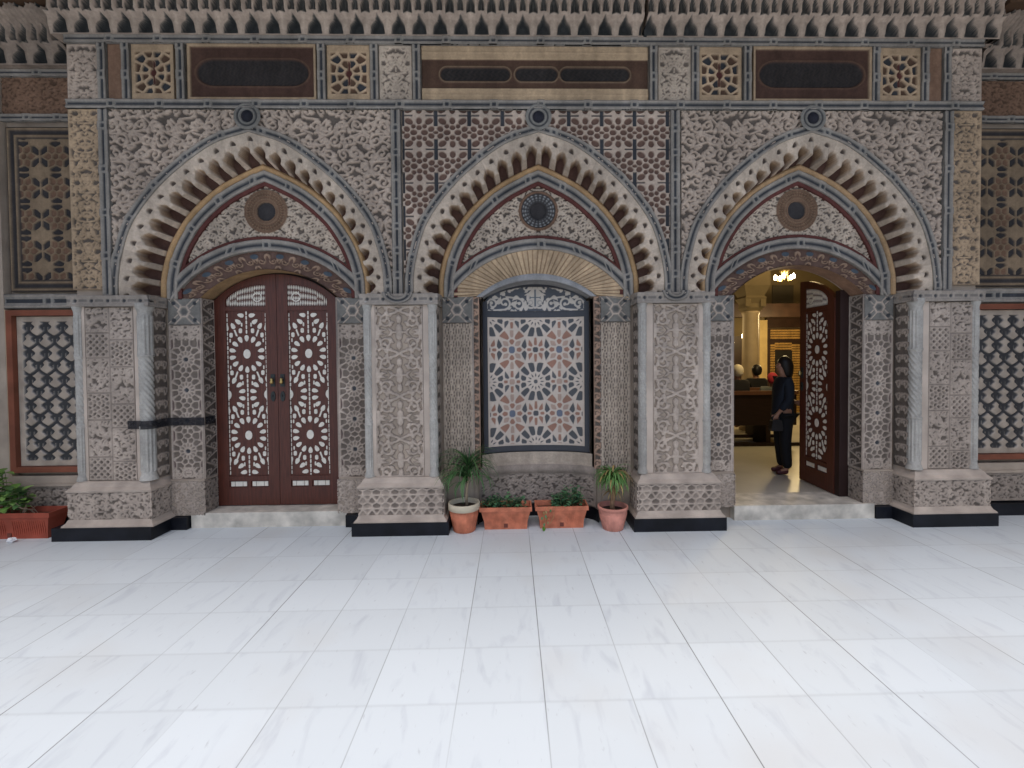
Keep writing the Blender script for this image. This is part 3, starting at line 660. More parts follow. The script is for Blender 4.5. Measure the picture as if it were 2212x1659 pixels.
def colonnette(x, y, r, parent):
    n = 48; zs = np.concatenate([np.linspace(.50, .56, 8), np.linspace(.562, 2.0, 240), np.linspace(2.003, 2.07, 10)])
    th, z = np.meshgrid(np.linspace(0, 2 * math.pi, n + 1), zs, indexing='ij')
    tw = (z > .98) & (z < 1.60); fl_ = ((z > .58) & (z < .97)) | ((z > 1.61) & (z < 1.96))
    rr = r * (1 + 0 * z); rr = np.where(fl_, r * (1 + .10 * np.cos(th * 12)), rr); rr = np.where(tw, r * (.97 + .07 * np.cos(th * 8 + z * 110)), rr)
    rr = rr + r * .35 * sst(1.98, 2.05, z) + r * .3 * sst(.56, .50, z); rr = rr + r * .15 * (np.exp(-((z - .975) / .012) ** 2) + np.exp(-((z - 1.605) / .012) ** 2))
    P = np.stack([x + rr * np.cos(th), y + rr * np.sin(th), z], -1)
    o = surf('corner_column', P, (.49, .455, .405), STONE, parent); return o
for k, (sx0, sx1, bx0, bx1, px0, px1) in enumerate(PIL):
    pil = MB().box(sx0 + .012, sx1 - .012, .085, .30, .12, 2.1).build('pilaster', WALLC, B)
    W_ = sx1 - sx0
    if k in (0, 3):
        pa, pb = (sx0 + .10, sx1 - .14) if k == 0 else (sx0 + .16, sx1 - .07)
        front('carved_shaft', pa, pb, .50, 2.035, .062, blockf(pb - pa, 1.535, 5 + k), pil)
    else:
        pa, pb = (sx0 + .105, sx1 - .125) if k == 1 else (sx0 + .135, sx1 - .11)
        rl = relief(A_scroll, .030, C_LOW * 1.2, C_GND_SHADE * .72, mirror=(pb - pa) / 2, e=.0035, fat=.0005, groove=.0)
        wd = pb - pa
        def scf(u, v, rl=rl, wd=wd):
            h, c = rl(u, v + .05); b = np.minimum(np.minimum(u, wd - u), np.minimum(v, 1.535 - v)); m = sst(.014, .009, b); return h * (1 - m), mixc(m, c, C_LOW * 1.15)
        front('carved_shaft', pa, pb, .50, 2.035, .062, scf, pil)
    # plain margins
    MB().box(sx0 + .03, pa - .002, .068, .12, .50, 2.04).box(pb + .002, sx1 - .03, .068, .12, .50, 2.04).build('shaft_margin', mat_plain('smooth_stone', tuple(C_LOW * 1.12), amt=.25, scale=3, bump=.4), pil)
    rl_, rr_ = ((.036, .054), (.036, .036), (.036, .036), (.050, .036))[k]
    colonnette(sx0 + rl_ * .95 + .004, .062 + rl_ * .55, rl_, pil); colonnette(sx1 - rr_ * .95 - .004, .062 + rr_ * .55, rr_, pil)
    # side return facing the middle of the picture
    fs = relief(A_side, .012, C_LOW * .95, C_GND_SHADE, e=.003)
    if k < 2: panel('side_relief', (sx1 + .003, .105, .50), (0, 1, 0), (0, 0, 1), .165, 1.54, .007, fs, pil)
    else: panel('side_relief', (sx0 - .003, .27, .50), (0, -1, 0), (0, 0, 1), .165, 1.54, .007, fs, pil)
    # capital band
    cx0, cx1 = sx0 - .02, sx1 + (.17 if k == 0 else .02)
    def capf(u, v, W=sx1 - sx0 + .04):
        p = u % .14 - .07; dot = sst(.018, .012, np.hypot(p, v - .05)); dsh = sst(.004, .0, np.abs(v - .05) - .008) * (np.abs(p) > .035)
        return .012 * sst(.055, .1, v) - .008 * dot + .006 * np.exp(-((v - .012) / .008) ** 2), mixc(np.clip(dot + dsh * .5, 0, 1), fullc(u, (C_GREY + C_LOW) / 2 * 1.05), C_BLUE + .03)
    front('capital', sx0 - .02, sx1 + .02, 2.04, 2.135, .035, capf, pil, skirt=.06)
    MB().box(sx0 - .018, sx1 + .018, .06, .30, 2.042, 2.128).build('capital_block', WALLC, pil)
    if k < 2: panel('capital_return', (sx1 + .02, .05, 2.04), (0, 1, 0), (0, 0, 1), .2, .095, .007, capf, pil)
    else: panel('capital_return', (sx0 - .02, .25, 2.04), (0, -1, 0), (0, 0, 1), .2, .095, .007, capf, pil)
    # base
    _t0 = vrelief(tri_s, .010, [C_GND_SHADE * 1.3, C_LOW * .8], .010, C_LOW * 1.12, period=(.1, .086)); tf = (lambda u, v, g=_t0: g(u * .62, v * .72 + .03)) if k in (1, 2) else relief(A_low, .011, C_LOW * 1.05, C_GND_SHADE)
    bb = MB().box(bx0 + .004, bx1 - .004, .012, .30, .17, .415)
    prof = [(.0, .17), (-.022, .135), (-.03, .117)]
    bb.loft([[(bx0 - d, .0 - d + .002, z), (bx1 + d, .0 - d + .002, z), (bx1 + d, .3, z), (bx0 - d, .3, z)] for d, z in ((.0, .172), (.012, .145), (.03, .128), (.034, .1145))])
    bb.loft([[(bx0 + d, d, z), (bx1 - d, d, z), (bx1 - d, .3, z), (bx0 + d, .3, z)] for d, z in ((-.004, .413), (-.008, .428), (.004, .44), (.02, .455), (.03, .475), (.05, .498))])
    base = bb.build('pilaster_base', mat_plain('base_stone', tuple(C_LOW * 1.05), amt=.3, scale=5, bump=.5), pil, bevel=0)
    front('base_relief', bx0, bx1, .172, .412, .0, tf, base, skirt=.01)
    if k < 2: panel('base_relief', (bx1 + .008, -.003, .172), (0, 1, 0), (0, 0, 1), .26, .24, .007, tf, base, skirt=.01)
    else: panel('base_relief', (bx0 - .008, .257, .172), (0, -1, 0), (0, 0, 1), .26, .24, .007, tf, base, skirt=.01)
    MB().box(px0, px1, -.04, .30, 0, .116).build('plinth', BLACKM, base, bevel=.007)
# bits of plinth in the recesses
for x0, x1 in ((-3.15, -3.005), (-1.555, -1.42), (3.445, 3.595)): MB().box(x0, x1, .19, .30, 0, .114).build('plinth', BLACKM, B, bevel=.006)

# ---- jambs of the doorways
def jambf(W, Hh):
    sds = []
    for cy in (.26, .545, .83, 1.115): sds += rosette(W / 2, cy, 12, .052, 1, icls=2) + [(W / 2 + .098 * math.cos((k + .5) * math.pi / 6), cy + .098 * math.sin((k + .5) * math.pi / 6), 0) for k in range(12)]
    for cy in (-.02, .12, .4025, .6875, .9725, 1.26, 1.38): sds += [(0, cy, 3), (W, cy, 3), (W * .5, cy, 0), (W * .25, cy, 0), (W * .75, cy, 0)]
    vf = vrelief(sds, .012, [C_GND_SHADE * 1.2, C_LOW * .62, C_BLUE * 1.6, np.array((.16, .11, .10))], .012, C_LOW * 1.12); ar = relief(A_fine, .012, C_LOW * 1.12, C_GND_SHADE, mirror=W / 2)
    def f(u, v):
        h, c = vf(u, v); r = (v < .11) | (v > 1.29); h2, c2 = ar(u, v); h = np.where(r, h2, h); c = np.where(r[..., None], c2, c)
        b = np.minimum(u, W - u); m = sst(.016, .010, b); return h * (1 - m), mixc(m, c, C_LOW * 1.15)
    return f
def topsq(W, Hh):
    def f(u, v):
        x, y = np.abs(u - W / 2), np.abs(v - Hh / 2); r = np.hypot(x, y); hx_ = np.maximum(x * .866 + y * .5, y) - .045; ring_ = sst(.012, .006, np.abs(hx_)); dot = sst(.022, .016, np.hypot(x - W * .33, y - Hh * .33)); d2 = sst(.03, .022, r)
        st_ = sst(.010, .005, np.abs(np.abs(x - y) - .03)) * (r > .06)
        return .008 * np.clip(ring_ + st_, 0, 1) - .006 * dot, mixc(np.clip(dot + .6 * d2, 0, 1), mixc(np.clip(ring_ + st_, 0, 1), fullc(u, C_GREY * .8), C_LOW * 1.15), C_BLUE + .02)
    return f
def filig(W):
    P_ = .062; Q_ = .118
    def f(u, v):
        x = np.abs(u - W / 2); col = np.floor(x / P_ + .5); xx = x - col * P_; vv = (v + (col % 2) * Q_ / 2) % Q_ - Q_ / 2
        def el(cx, cy, a, b): return (np.sqrt(((np.abs(xx) - cx) / a) ** 2 + ((vv - cy) / b) ** 2) - 1) * min(a, b)
        d = np.minimum.reduce([el(.0125, 0, .0055, .026), el(0, Q_ / 2, .006, .013), el(.024, .043, .006, .012), el(.024, -.043, .006, .012)])
        m = sst(.0028, -.0028, d); rb = np.cos(xx / P_ * 2 * math.pi) * .0035 + .002 * np.cos(vv * 110); b = np.minimum(u, W - u); e_ = sst(.012, .007, b)
        return (-.013 * m + rb) * (1 - e_), mixc(m * (1 - e_), C_CR * .84 + 0 * u[..., None], C_GND_SHADE * 1.1)
    return f
SIDEF = Tile(.19, .16, .003)
for k in range(2): SIDEF.spiral(.05 + .09 * k, .04 + .08 * k, .045, 1.1, k * 3.14, 1 - 2 * k, .008); 
SIDEF.line([(0, 0), (.19, .08), (0, .16)], .009)
for bi, (x0, x1, y) in enumerate(((-3.168, -2.876, 0), (-1.62, -1.335, 0), (-.645, -.37, 1), (.842, 1.12, 1), (1.83, 2.094, 0), (3.362, 3.64, 0))):
    W_ = x1 - x0; left = x1 < [(-2.2), .24, 2.7][0 if bi < 2 else 1 if bi < 4 else 2]
    jm = MB().box(x0 + .003, x1 - .003, .268, .46, .125, 2.13).build('door_jamb' if not y else 'niche_jamb', WALLC, B)
    front('carved_panel', x0, x1, .455, 1.885, .25, filig(W_) if y else jambf(W_, 1.43), jm)
    front('top_block', x0, x1, 1.892, 2.13, .248, topsq(W_, .238), jm)
    jl = MB().box(x0 - .006, x1 + .006 if not left else x1 + .012, .235, .46, .44, .456); jl.build('ledge_moulding', WALLC, jm, bevel=.004)
    if not y:
        e0, e1 = (x0 - .012, x1 + .012) if left else (x0 - .012, x1 + .012)
        MB().box(e0 + .003, e1 - .003, .236, .455, .118, .438).build('foot_block', WALLC, jm)
        front('foot_relief', e0, e1, .12, .438, .228, relief(A_low, .010, C_LOW * 1.02, C_GND_SHADE), jm, skirt=.008)
        if left: panel('foot_side', (e1 + .010, .228, .12), (0, 1, 0), (0, 0, 1), .19, .318, .007, relief(A_low, .010, C_LOW * .9, C_GND_SHADE), jm, skirt=.008)
        else: panel('foot_side', (e0 - .010, .418, .12), (0, -1, 0), (0, 0, 1), .19, .318, .007, relief(A_low, .010, C_LOW * .9, C_GND_SHADE), jm, skirt=.008)
    sf_ = relief(SIDEF, .012, C_LOW * (.95 if y else .92), C_GND_SHADE * .8, e=.003, border=.012, wh=(.18, 1.68), fat=-.001)
    if left: panel('reveal_relief', (x1 + .015, .252, .455), (0, 1, 0), (0, 0, 1), .18 if not y else .035, 1.68, .006, sf_, jm)
    else: panel('reveal_relief', (x0 - .015, .432 if not y else .287, .455), (0, -1, 0), (0, 0, 1), .18 if not y else .035, 1.68, .006, sf_, jm)
# ---- niche
for x0, x1 in ((-.374, -.302), (.776, .846)): front('niche_strip', x0, x1, .50, 2.13, .258, relief(SIDEF, .014, C_BRN * 1.9 + C_LOW * .25, C_GND_SHADE * .8, e=.003, border=.008, wh=(.07, 1.63), ou=.03), B, res=.006)
nx = .236; nb = MB().box(nx - .60, nx + .60, .60, .66, 0, 2.6); 
niche = nb.build('niche', WALLC, B)
def curveY(u, hw=.545, d=.215): return .285 + d * (1 - (u / hw) ** 2) if True else 0
def nsurf(name, hw, z0, z1, fun, dY=0., res=.0055, mat=None, keepf=None):
    n = int(2 * hw / res); m = int((z1 - z0) / res) + 2; u, z = np.meshgrid(np.linspace(-hw, hw, n), np.linspace(z0, z1, m), indexing='ij')
    h, c = fun(u + hw, z - z0); Yc = .285 + .215 * np.sqrt(np.clip(1 - (np.abs(u) / .56) ** 2.2, 0, 1)) + dY
    P = np.stack([nx + u, Yc - h, z], -1); k = None
    if keepf is not None: k = keepf((u[:-1, :-1] + u[1:, 1:]) / 2, (z[:-1, :-1] + z[1:, 1:]) / 2)
    return surf(name, P, c, mat or STONE, niche, keep=k)
# mosaic field of geometric strapwork
MW, MH = .94, 1.27; sds = []
for cx in (0, MW / 2, MW):
    for cy in (0, MH / 2, MH): sds += rosette(cx, cy, 12, .125, 1, inner=.058, icls=3, a0=math.pi / 12)
for cx in (MW * .25, MW * .75):
    for cy in (MH * .25, MH * .75):
        sds += [(cx, cy, 5, .002)] + [(cx + dx, cy + dy, c) for dx, dy, c in ((.075, .0, 2), (-.075, .0, 2), (0, .085, 2), (0, -.085, 2), (.06, .06, 4), (-.06, .06, 4), (.06, -.06, 4), (-.06, -.06, 4), (.12, .04, 1), (-.12, .04, 1), (.12, -.04, 1), (-.12, -.04, 1), (.0, .14, 4), (0, -.14, 4), (.045, .125, 2), (-.045, .125, 2), (.045, -.125, 2), (-.045, -.125, 2))]
for cx, cy in ((MW / 2, MH * .25), (MW / 2, MH * .75), (0, MH * .25), (MW, MH * .25), (0, MH * .75), (MW, MH * .75), (MW * .25, MH / 2), (MW * .75, MH / 2), (MW * .25, 0), (MW * .75, 0), (MW * .25, MH), (MW * .75, MH)):
    horiz = abs(cx - MW / 2) < .01 or cx in (0, MW)
    sds += [(cx, cy, 1 if horiz else 4, .014)] + [(cx + .055 * math.cos(a), cy + .055 * math.sin(a), 2) for a in (0, math.pi / 2, math.pi, 3 * math.pi / 2)] + [(cx + .062 * math.cos(a), cy + .062 * math.sin(a), 3 if not horiz else 2) for a in (math.pi / 4, 3 * math.pi / 4, 5 * math.pi / 4, 7 * math.pi / 4)]
PALM = [np.array((.54, .44, .36)), np.array((.060, .062, .068)), np.array((.33, .155, .10)), np.array((.085, .085, .09)), np.array((.44, .30, .23)), np.array((.12, .14, .19))]
_mv = vrelief(sds, .018, PALM, .004, np.array((.62, .51, .42)))
def mosf(u, v):
    h, c = _mv(u, v); b = np.minimum(np.minimum(u, MW - u), np.minimum(v, MH - v)); m = sst(.020, .014, b); return h * (1 - m), mixc(m, c, np.array((.58, .47, .38)))
nsurf('mosaic_panel', MW / 2, .685, 1.955, mosf, mat=MOSAIC, res=.0045)
blk = lambda u, v: (.003 + 0 * u, fullc(u, np.array((.030, .032, .042))))
nsurf('black_border', .505, .625, .685, blk, mat=MOSAIC); nsurf('black_border', .505, 1.955, 2.015, blk, mat=MOSAIC)
for sg in (-1, 1):
    xx = np.linspace(.470, .512, 5) * sg; z = np.linspace(.625, 2.10, 40); X, Z = np.meshgrid(xx, z, indexing='ij'); Yc = .285 + .215 * np.sqrt(np.clip(1 - (np.abs(X) / .56) ** 2.2, 0, 1)) - .004
    surf('black_border', np.stack([nx + X, Yc, Z], -1), (.03, .032, .042), MOSAIC, niche)
# lunette with scrollwork and a cross in a disc
LN = arab_tile(.52, .30, 5, sp=.13, r=.0105, res=.003, turns=1.1)
def lun_top(u): return 2.02 + (2.285 - 2.02) * np.sqrt(np.clip(1 - (np.abs(u) / .515) ** 2.3, 0, 1))
def lunf(u, v):
    x = u - .515; a = np.abs(x); z = v; d = LN.sample(a, v); m = sst(.003, -.003, d); r = np.hypot(x, (z - .13)); disc = sst(.088, .082, r)
    cr_ = np.maximum(sst(.010, .006, a) * (np.abs(z - .13) < .085), sst(.006, .003, np.abs(z - .135)) * (a < .05)) * disc
    cr_ = np.maximum(cr_, sst(.006, .003, np.abs(a - .05)) * (np.abs(z - .135) < .012)); bell = np.exp(-((np.hypot(a - .045, z - .085) - .02) / .005) ** 2) * disc * .5
    m = np.where(disc > .5, 1, m); c = mixc(m, fullc(u, np.array((.055, .06, .075))), np.array((.56, .49, .42))); c = mixc(np.clip(cr_ + bell, 0, 1), c, np.array((.09, .11, .14)))
    top = lun_top(x) - 2.018 - v; bd = sst(.03, .024, np.minimum(top, .515 - a)); return .003 * m * (1 - bd), mixc(bd, c, np.array((.03, .032, .042)))
nsurf('lunette_inlay', .515, 2.018, 2.29, lunf, mat=MOSAIC, keepf=lambda u, z: z < lun_top(u), res=.005)
# half dome behind / grey arch frame
o1, L1 = full(arc_half(.565, 2.345, 2.13), nx, 60); i1, _ = full(arc_half(.505, 2.285, 2.13), nx, 60)
sweep('niche_frame', o1, i1, 8, .246, lambda s, t: (.01 * np.sin(np.pi * t), fullc(s, np.array((.36, .35, .345)))), niche, L1)
n = 60; yy = np.linspace(.25, .52, 8); i1b = i1.copy()
surf('niche_soffit', np.stack([np.repeat(i1[:, None, 0], 8, 1), np.repeat(yy[None], len(i1), 0), np.repeat(i1[:, None, 1], 8, 1)], -1), (.33, .32, .31), STONE, niche)
nsurf('niche_sill', .53, .50, .625, lambda u, v: (.03 + .012 * sst(.02, .0, v), fullc(u, C_CR * .9)))
nsurf('niche_dado', .555, .12, .425, lambda u, v: (lambda r: (.05 + r[0], r[1]))(relief(A_small, .012, C_LOW * .85, C_GND_SHADE * .9, border=.018, wh=(1.11, .305))(u, v)), dY=-.0)
nsurf('niche_moulding', .555, .42, .505, lambda u, v: (.055 + .018 * np.sin(v / .085 * math.pi), fullc(u, C_LOW * .82)))
nsurf('plinth', .57, .0, .118, lambda u, v: (.075 + 0 * u, fullc(u, np.array((.02, .022, .032)))), mat=BLACKM)

# ---- steps
for x0, x1, y0 in ((-2.995, -1.56, .235), (2.093, 3.44, .205)):
    MB().box(x0, x1, y0, .60, 0, .139 if x0 < 0 else .1395).build('doorstep', STEP, B, bevel=.008)

# ---- door leaves
def leaf_geo(mirror):
    Wd, hw, spr, top = .592, .592, 2.13, 2.383; R_ = (hw ** 2 + (top - spr) ** 2) / (2 * (top - spr))
    zt = lambda u: top - R_ + math.sqrt(R_ ** 2 - (hw - u) ** 2)
    s = -1 if mirror else 1
    def pl(fr, u0, u1, z0f, z1f, n=10):
        us = [u0 + (u1 - u0) * k / n for k in range(n + 1)]
        return [(s * u, z0f(u)) for u in us] + [(s * u, z1f(u)) for u in us[::-1]]
    m = MB(); c = lambda v: (lambda u: v)
    m.prism(pl(0, .0, Wd, c(.146), zt), .014, .044)
    fan = lambda u: 2.075 + (zt(.49) - .085 - 2.075) * math.sqrt(max(0, 1 - ((.488 - u) / .40) ** 2)) if u > .09 else 2.075
    m.prism(pl(0, 0, .108, c(.146), zt), .0, .0138); m.prism(pl(0, .488, Wd, c(.146), zt), .0, .0138)
    m.prism(pl(0, .1082, .4878, fan, zt, 16), .0, .0138)
    m.prism(pl(0, .1082, .4878, c(2.034), c(2.073)), .001, .0138); m.prism(pl(0, .1082, .4878, c(.385), c(.430)), .001, .0138); m.prism(pl(0, .1082, .4878, c(.1465), c(.322)), .001, .0138); m.prism(pl(0, .283, .313, c(.3222), c(.3848)), .001, .0138)
    return m, fan, s
def inlay_geo(fan, s):
    m = MB(); W_, z0, z1 = .38, .432, 2.032; u0 = .108
    def piece(pts, th=.004):
        pts = [(max(.002, min(W_ - .002, p[0])), max(z0 + .003, min(z1 - .003, p[1]))) for p in pts]; xs = [p[0] for p in pts]; zs = [p[1] for p in pts]
        if max(xs) - min(xs) < .006 or max(zs) - min(zs) < .006: return
        q = []
        for p in pts:
            if not q or math.hypot(p[0] - q[-1][0], p[1] - q[-1][1]) > .0006: q.append(p)
        if math.hypot(q[0][0] - q[-1][0], q[0][1] - q[-1][1]) < .0006: q.pop()
        ar = sum(q[i][0] * q[(i + 1) % len(q)][1] - q[(i + 1) % len(q)][0] * q[i][1] for i in range(len(q))) / 2
        if len(q) < 3 or abs(ar) < 3e-5: return
        try: m.prism([(s * (u0 + p[0]), p[1]) for p in q], .0138 - th, .0136)
        except Exception: pass
    def petal(cx, cy, a, L, wd, kind=0):
        ca, sa = math.cos(a), math.sin(a)
        shp = [(-.5, 0), (-.28, .33), (.1, .5), (.38, .42), (.5, .15), (.5, -.15), (.38, -.42), (.1, -.5), (-.28, -.33)] if kind == 0 else [(-.5, -.25), (-.5, .25), (-.3, .5), (.3, .5), (.5, .25), (.5, -.25), (.3, -.5), (-.3, -.5)] if kind == 1 else [(-.5, -.5), (-.42, .5), (.5, .5), (.42, -.5)]
        piece([(cx + (x * L * ca - y * wd * sa), cy + (x * L * sa + y * wd * ca)) for x, y in shp])
    for cx, cy in ((.19, 1.618), (.19, .828), (0, 1.223), (W_, 1.223), (0, 2.025), (W_, 2.025), (0, .433), (W_, .433)):
        for k in range(14):
            a = math.pi / 2 + k * 2 * math.pi / 14; px, pz = cx + .138 * math.cos(a), cy + .150 * math.sin(a)
            if -.012 < px < W_ + .012 and z0 - .01 < pz < z1 + .01: petal(px, pz, a, .063, .041)
        if z0 + .02 < cy < z1 - .02:
            n = 14; piece([(cx + .034 * math.cos(2 * math.pi * k / n), cy + .045 * math.sin(2 * math.pi * k / n)) for k in range(n)])
    for cy in (1.618, .828):
        for sg in (-1, 1):
            for sx in (-1, 1):
                petal(.19 + sx * .058, cy + sg * .224, math.pi / 2, .046, .031, 1); petal(.19 + sx * .148, cy + sg * .182, math.pi / 2, .046, .031, 1)
                petal(.19 + sx * .104, cy + sg * .203, math.pi / 2 - sx * sg * .35, .072, .015, 2)
                petal(.19 + sx * .045, cy + sg * .283, math.pi / 2, .038, .014, 1); petal(.19 + sx * .158, cy + sg * .130, math.pi / 2, .036, .012, 1)
            for j in range(5): petal(.19, cy + sg * (.215 + j * .045), math.pi / 2, .038, .013, 1)
    z = z0 + .03
    k = 0
    while z < z1 - .02:
        for cx in (.007, W_ - .007): petal(cx, z, math.pi / 2, .036, .008 + (.009 if k % 8 == 3 else 0), 1)
        z += .045; k += 1
    main = MB()
    # turned spindles of the fanlight, on the same panel mesh
    u = .012
    while u < W_ - .004:
        uu = u + u0; ft = fan(uu) - .006; zb = 2.076
        if ft - zb > .02:
            hgt = ft - zb; seg = max(1, int(hgt / .05))
            for j in range(seg):
                a0, a1 = zb + hgt * j / seg + .002, zb + hgt * (j + 1) / seg - .002
                main.prism([(s * uu, a0), (s * (uu + .0052), (a0 + a1) / 2 - .004), (s * (uu + .0052), (a0 + a1) / 2 + .004), (s * uu, a1), (s * (uu - .0052), (a0 + a1) / 2 + .004), (s * (uu - .0052), (a0 + a1) / 2 - .004)], .0095, .0136)
        u += .0165
    n = 16; cx, cz, r1_, r2_ = u0 + .30, 2.165, .046, .036
    for k in range(n):
        a, b_ = 2 * math.pi * k / n, 2 * math.pi * (k + 1) / n
        main.prism([(s * (cx + r1_ * math.cos(a)), cz + r1_ * math.sin(a)), (s * (cx + r1_ * math.cos(b_)), cz + r1_ * math.sin(b_)), (s * (cx + r2_ * math.cos(b_)), cz + r2_ * math.sin(b_)), (s * (cx + r2_ * math.cos(a)), cz + r2_ * math.sin(a))], .006, .0094)
    tabs = []
    for uc in (.195, .40):
        tb = MB(); tabs.append(tb)
        for (a, b_) in ((-.075, -.04), (-.035, .035), (.04, .075)):
            tb.prism([(s * (uc + a), .330), (s * (uc + b_), .330), (s * (uc + b_), .376), (s * (uc + a), .376)], .010, .0136)
    return m, main, tabs
BRASS = mat_plain('aged_brass', (.50, .36, .14), rough=.35, amt=.3, scale=20); BRASS.node_tree.nodes['Principled BSDF'].inputs['Metallic'].default_value = .9
IRON = mat_plain('dark_iron', (.03, .034, .032), rough=.5, amt=.3, scale=20)
leaf_src = {}
def door_leaf(mirror, hx_, hy, rz, hardware=True):
    if mirror not in leaf_src:
        m, fan, s = leaf_geo(mirror); lf = m.build('door_leaf', WOOD, B); g0, g1, g2 = inlay_geo(fan, s); g0.build('ivory_inlay', IVORY, lf); g1.build('fanlight_spindles', IVORY, lf); [q.build('ivory_tablet', IVORY, lf) for q in g2]
        hb = MB(); u = s * .548; hb.box(u - .02, u + .02, -.006, .0, 1.30, 1.42); pl_ = hb.build('handle_plate', IRON, lf, bevel=.002)
        k = MB(); k.lathe([(.0, -.03), (.012, -.028), (.018, -.012), (.012, .004), (.016, .02), (.0, .03)], (0, 0, 0), 14); kn = k.build('door_handle', BRASS, lf, smooth=True); kn.location = (u, -.028, 1.357)
        MB().box(u - .005, u + .005, -.025, -.006, 1.35, 1.364).build('handle_stem', BRASS, lf)
        n = 14; esc = MB(); esc.prism([(u + .022 * math.cos(2 * math.pi * q / n), 1.205 + .05 * math.sin(2 * math.pi * q / n)) for q in range(n)], -.007, .0); esc.build('lock_plate', IRON, lf)
        esc = MB(); esc.prism([(u + .005 * math.cos(2 * math.pi * q / 10), 1.21 + .012 * math.sin(2 * math.pi * q / 10)) for q in range(10)], -.0085, -.0072); esc.build('keyhole', mat_plain('black_void', (.005, .005, .005), amt=0), lf)
        leaf_src[mirror] = lf
    else:
        src = leaf_src[mirror]; lf = src.copy(); COL.objects.link(lf); lf.parent = B
        for ch in list(src.children):
            c_ = ch.copy(); COL.objects.link(c_); c_.parent = lf
    lf.location = (hx_, hy, 0); lf.rotation_euler = (0, 0, rz); return lf
door_leaf(False, -2.862, .425, 0); door_leaf(True, -1.674, .425, 0)
door_leaf(False, 2.13, .49, rad(93)); door_leaf(True, 3.252, .50, rad(-92.6))
mat_plain('frame_wood', (.03, .014, .012), rough=.5)
for b_ in ((3.262, 3.358, .432, .50, .141, 2.2), (2.098, 2.128, .45, .50, .141, 2.2), (-2.886, -2.866, .415, .47, .141, 2.2), (-1.67, -1.62, .415, .47, .141, 2.2)): MB().box(*b_).build('door_jamb_post', MATS['frame_wood'], B)
MB().box(-2.9, -1.6, .478, .50, .14, 2.6).build('door_backing', MATS['frame_wood'], B)

# ---- roof of the porch over the front, with dark soffit
MB().box(-14, 14, -2.2, 12, 5.06, 5.3).build('roof', mat_plain('dark_soffit', (.10, .055, .03), rough=.8), B)
for xa, xb in ((-5.74, -3.985), (4.44, 5.94)): MB().box(xa, xb, -.02, .5, 4.665, 5.055).build('side_soffit', MATS['dark_soffit'], B)
# unseen walls added out of view on both sides to darken the front's edges
BLOCKM = mat_plain('blocker_plaster', (.30, .25, .21), rough=.9, amt=.2)
MB().box(-6.1, -5.75, -2.2, .5, 0, 5.06).build('side_blocker', BLOCKM, B); MB().box(5.95, 6.3, -2.2, .5, 0, 5.06).build('side_blocker', BLOCKM, B)

# ================================================================= HALL BEHIND THE OPEN DOORS
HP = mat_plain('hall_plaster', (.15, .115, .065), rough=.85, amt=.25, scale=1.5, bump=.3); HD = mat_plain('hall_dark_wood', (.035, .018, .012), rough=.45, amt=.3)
hall = empty('hall_interior', (5, 5, 0), label='warmly lit interior walls of the hall seen through the open doorway', cat='room')
def hb(name, mat, *boxes, par=hall, bevel=0):
    m = MB()
    for b in boxes: m.box(b[0] - 5, b[1] - 5, b[2] - 5, b[3] - 5, b[4], b[5])
    return m.build(name, mat, par, bevel=bevel)
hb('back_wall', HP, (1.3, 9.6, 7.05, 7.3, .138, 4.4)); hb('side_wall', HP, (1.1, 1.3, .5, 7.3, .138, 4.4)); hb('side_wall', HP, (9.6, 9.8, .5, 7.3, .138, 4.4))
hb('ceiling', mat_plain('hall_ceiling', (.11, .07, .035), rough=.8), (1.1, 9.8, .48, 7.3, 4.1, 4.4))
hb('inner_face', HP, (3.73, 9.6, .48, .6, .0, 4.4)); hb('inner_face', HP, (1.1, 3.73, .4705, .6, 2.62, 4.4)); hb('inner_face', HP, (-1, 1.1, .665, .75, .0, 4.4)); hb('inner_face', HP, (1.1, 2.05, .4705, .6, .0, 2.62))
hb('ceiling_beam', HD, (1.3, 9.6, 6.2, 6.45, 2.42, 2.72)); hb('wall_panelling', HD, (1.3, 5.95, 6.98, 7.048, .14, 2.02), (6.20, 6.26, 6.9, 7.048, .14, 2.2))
hb('yellow_pillar', mat_plain('yellow_plaster', (.50, .37, .17)), (6.0, 6.19, 6.9, 7.048, .14, 2.40)); hb('alcove', mat_plain('alcove_shade', (.07, .06, .045)), (6.38, 6.90, 7.02, 7.048, 2.75, 3.25)); hb('frieze_rail', HD, (6.2, 8.8, 6.95, 7.048, 2.22, 2.46))
scr = MB(); R = random.Random(4)
for k in range(34):
    x = 6.27 + k * .0375
    if k < 30:
        for j in range(2):
            z0, z1 = ((.14, 1.88), (1.94, 2.2))[j]
            if 6.40 < x < 6.82 and j == 0: z0 = 1.68
            n = int((z1 - z0) / .06)
            for q in range(n): scr.prism([(x - 5 + .012 * math.sin(q * 1.7), z0 + q * .06), (x - 5 + .022, z0 + q * .06 + .02), (x - 5 + .012, z0 + q * .06 + .052), (x - 5 - .012, z0 + q * .06 + .045), (x - 5 - .014, z0 + q * .06 + .015)], 1.94, 1.965)
lat = empty('lattice_partition', (0, 0, 0), label='golden pierced wooden partition with a dark doorway at the back of the hall', cat='screen')
so = scr.build('lattice_panel', mat_plain('gilt_wood', (.42, .25, .08), rough=.5, amt=.3), lat); so.location = (5, 5, 0)
so = MB().box(1.25, 2.5, 1.97, 2.0, .14, 2.2).build('backing', HD, lat); so.location = (5, 5, 0)
so = MB().box(1.40, 1.82, 1.93, 1.965, .14, 1.66).build('doorway', mat_plain('dark_opening', (.012, .010, .008)), lat); so.location = (5, 5, 0)
colm = MB(); colm.lathe([(.20, .14), (.20, .22), (.165, .30), (.158, .5), (.150, 1.4), (.142, 2.30), (.155, 2.34), (.16, 2.38)], (0, 0, 0), 32)
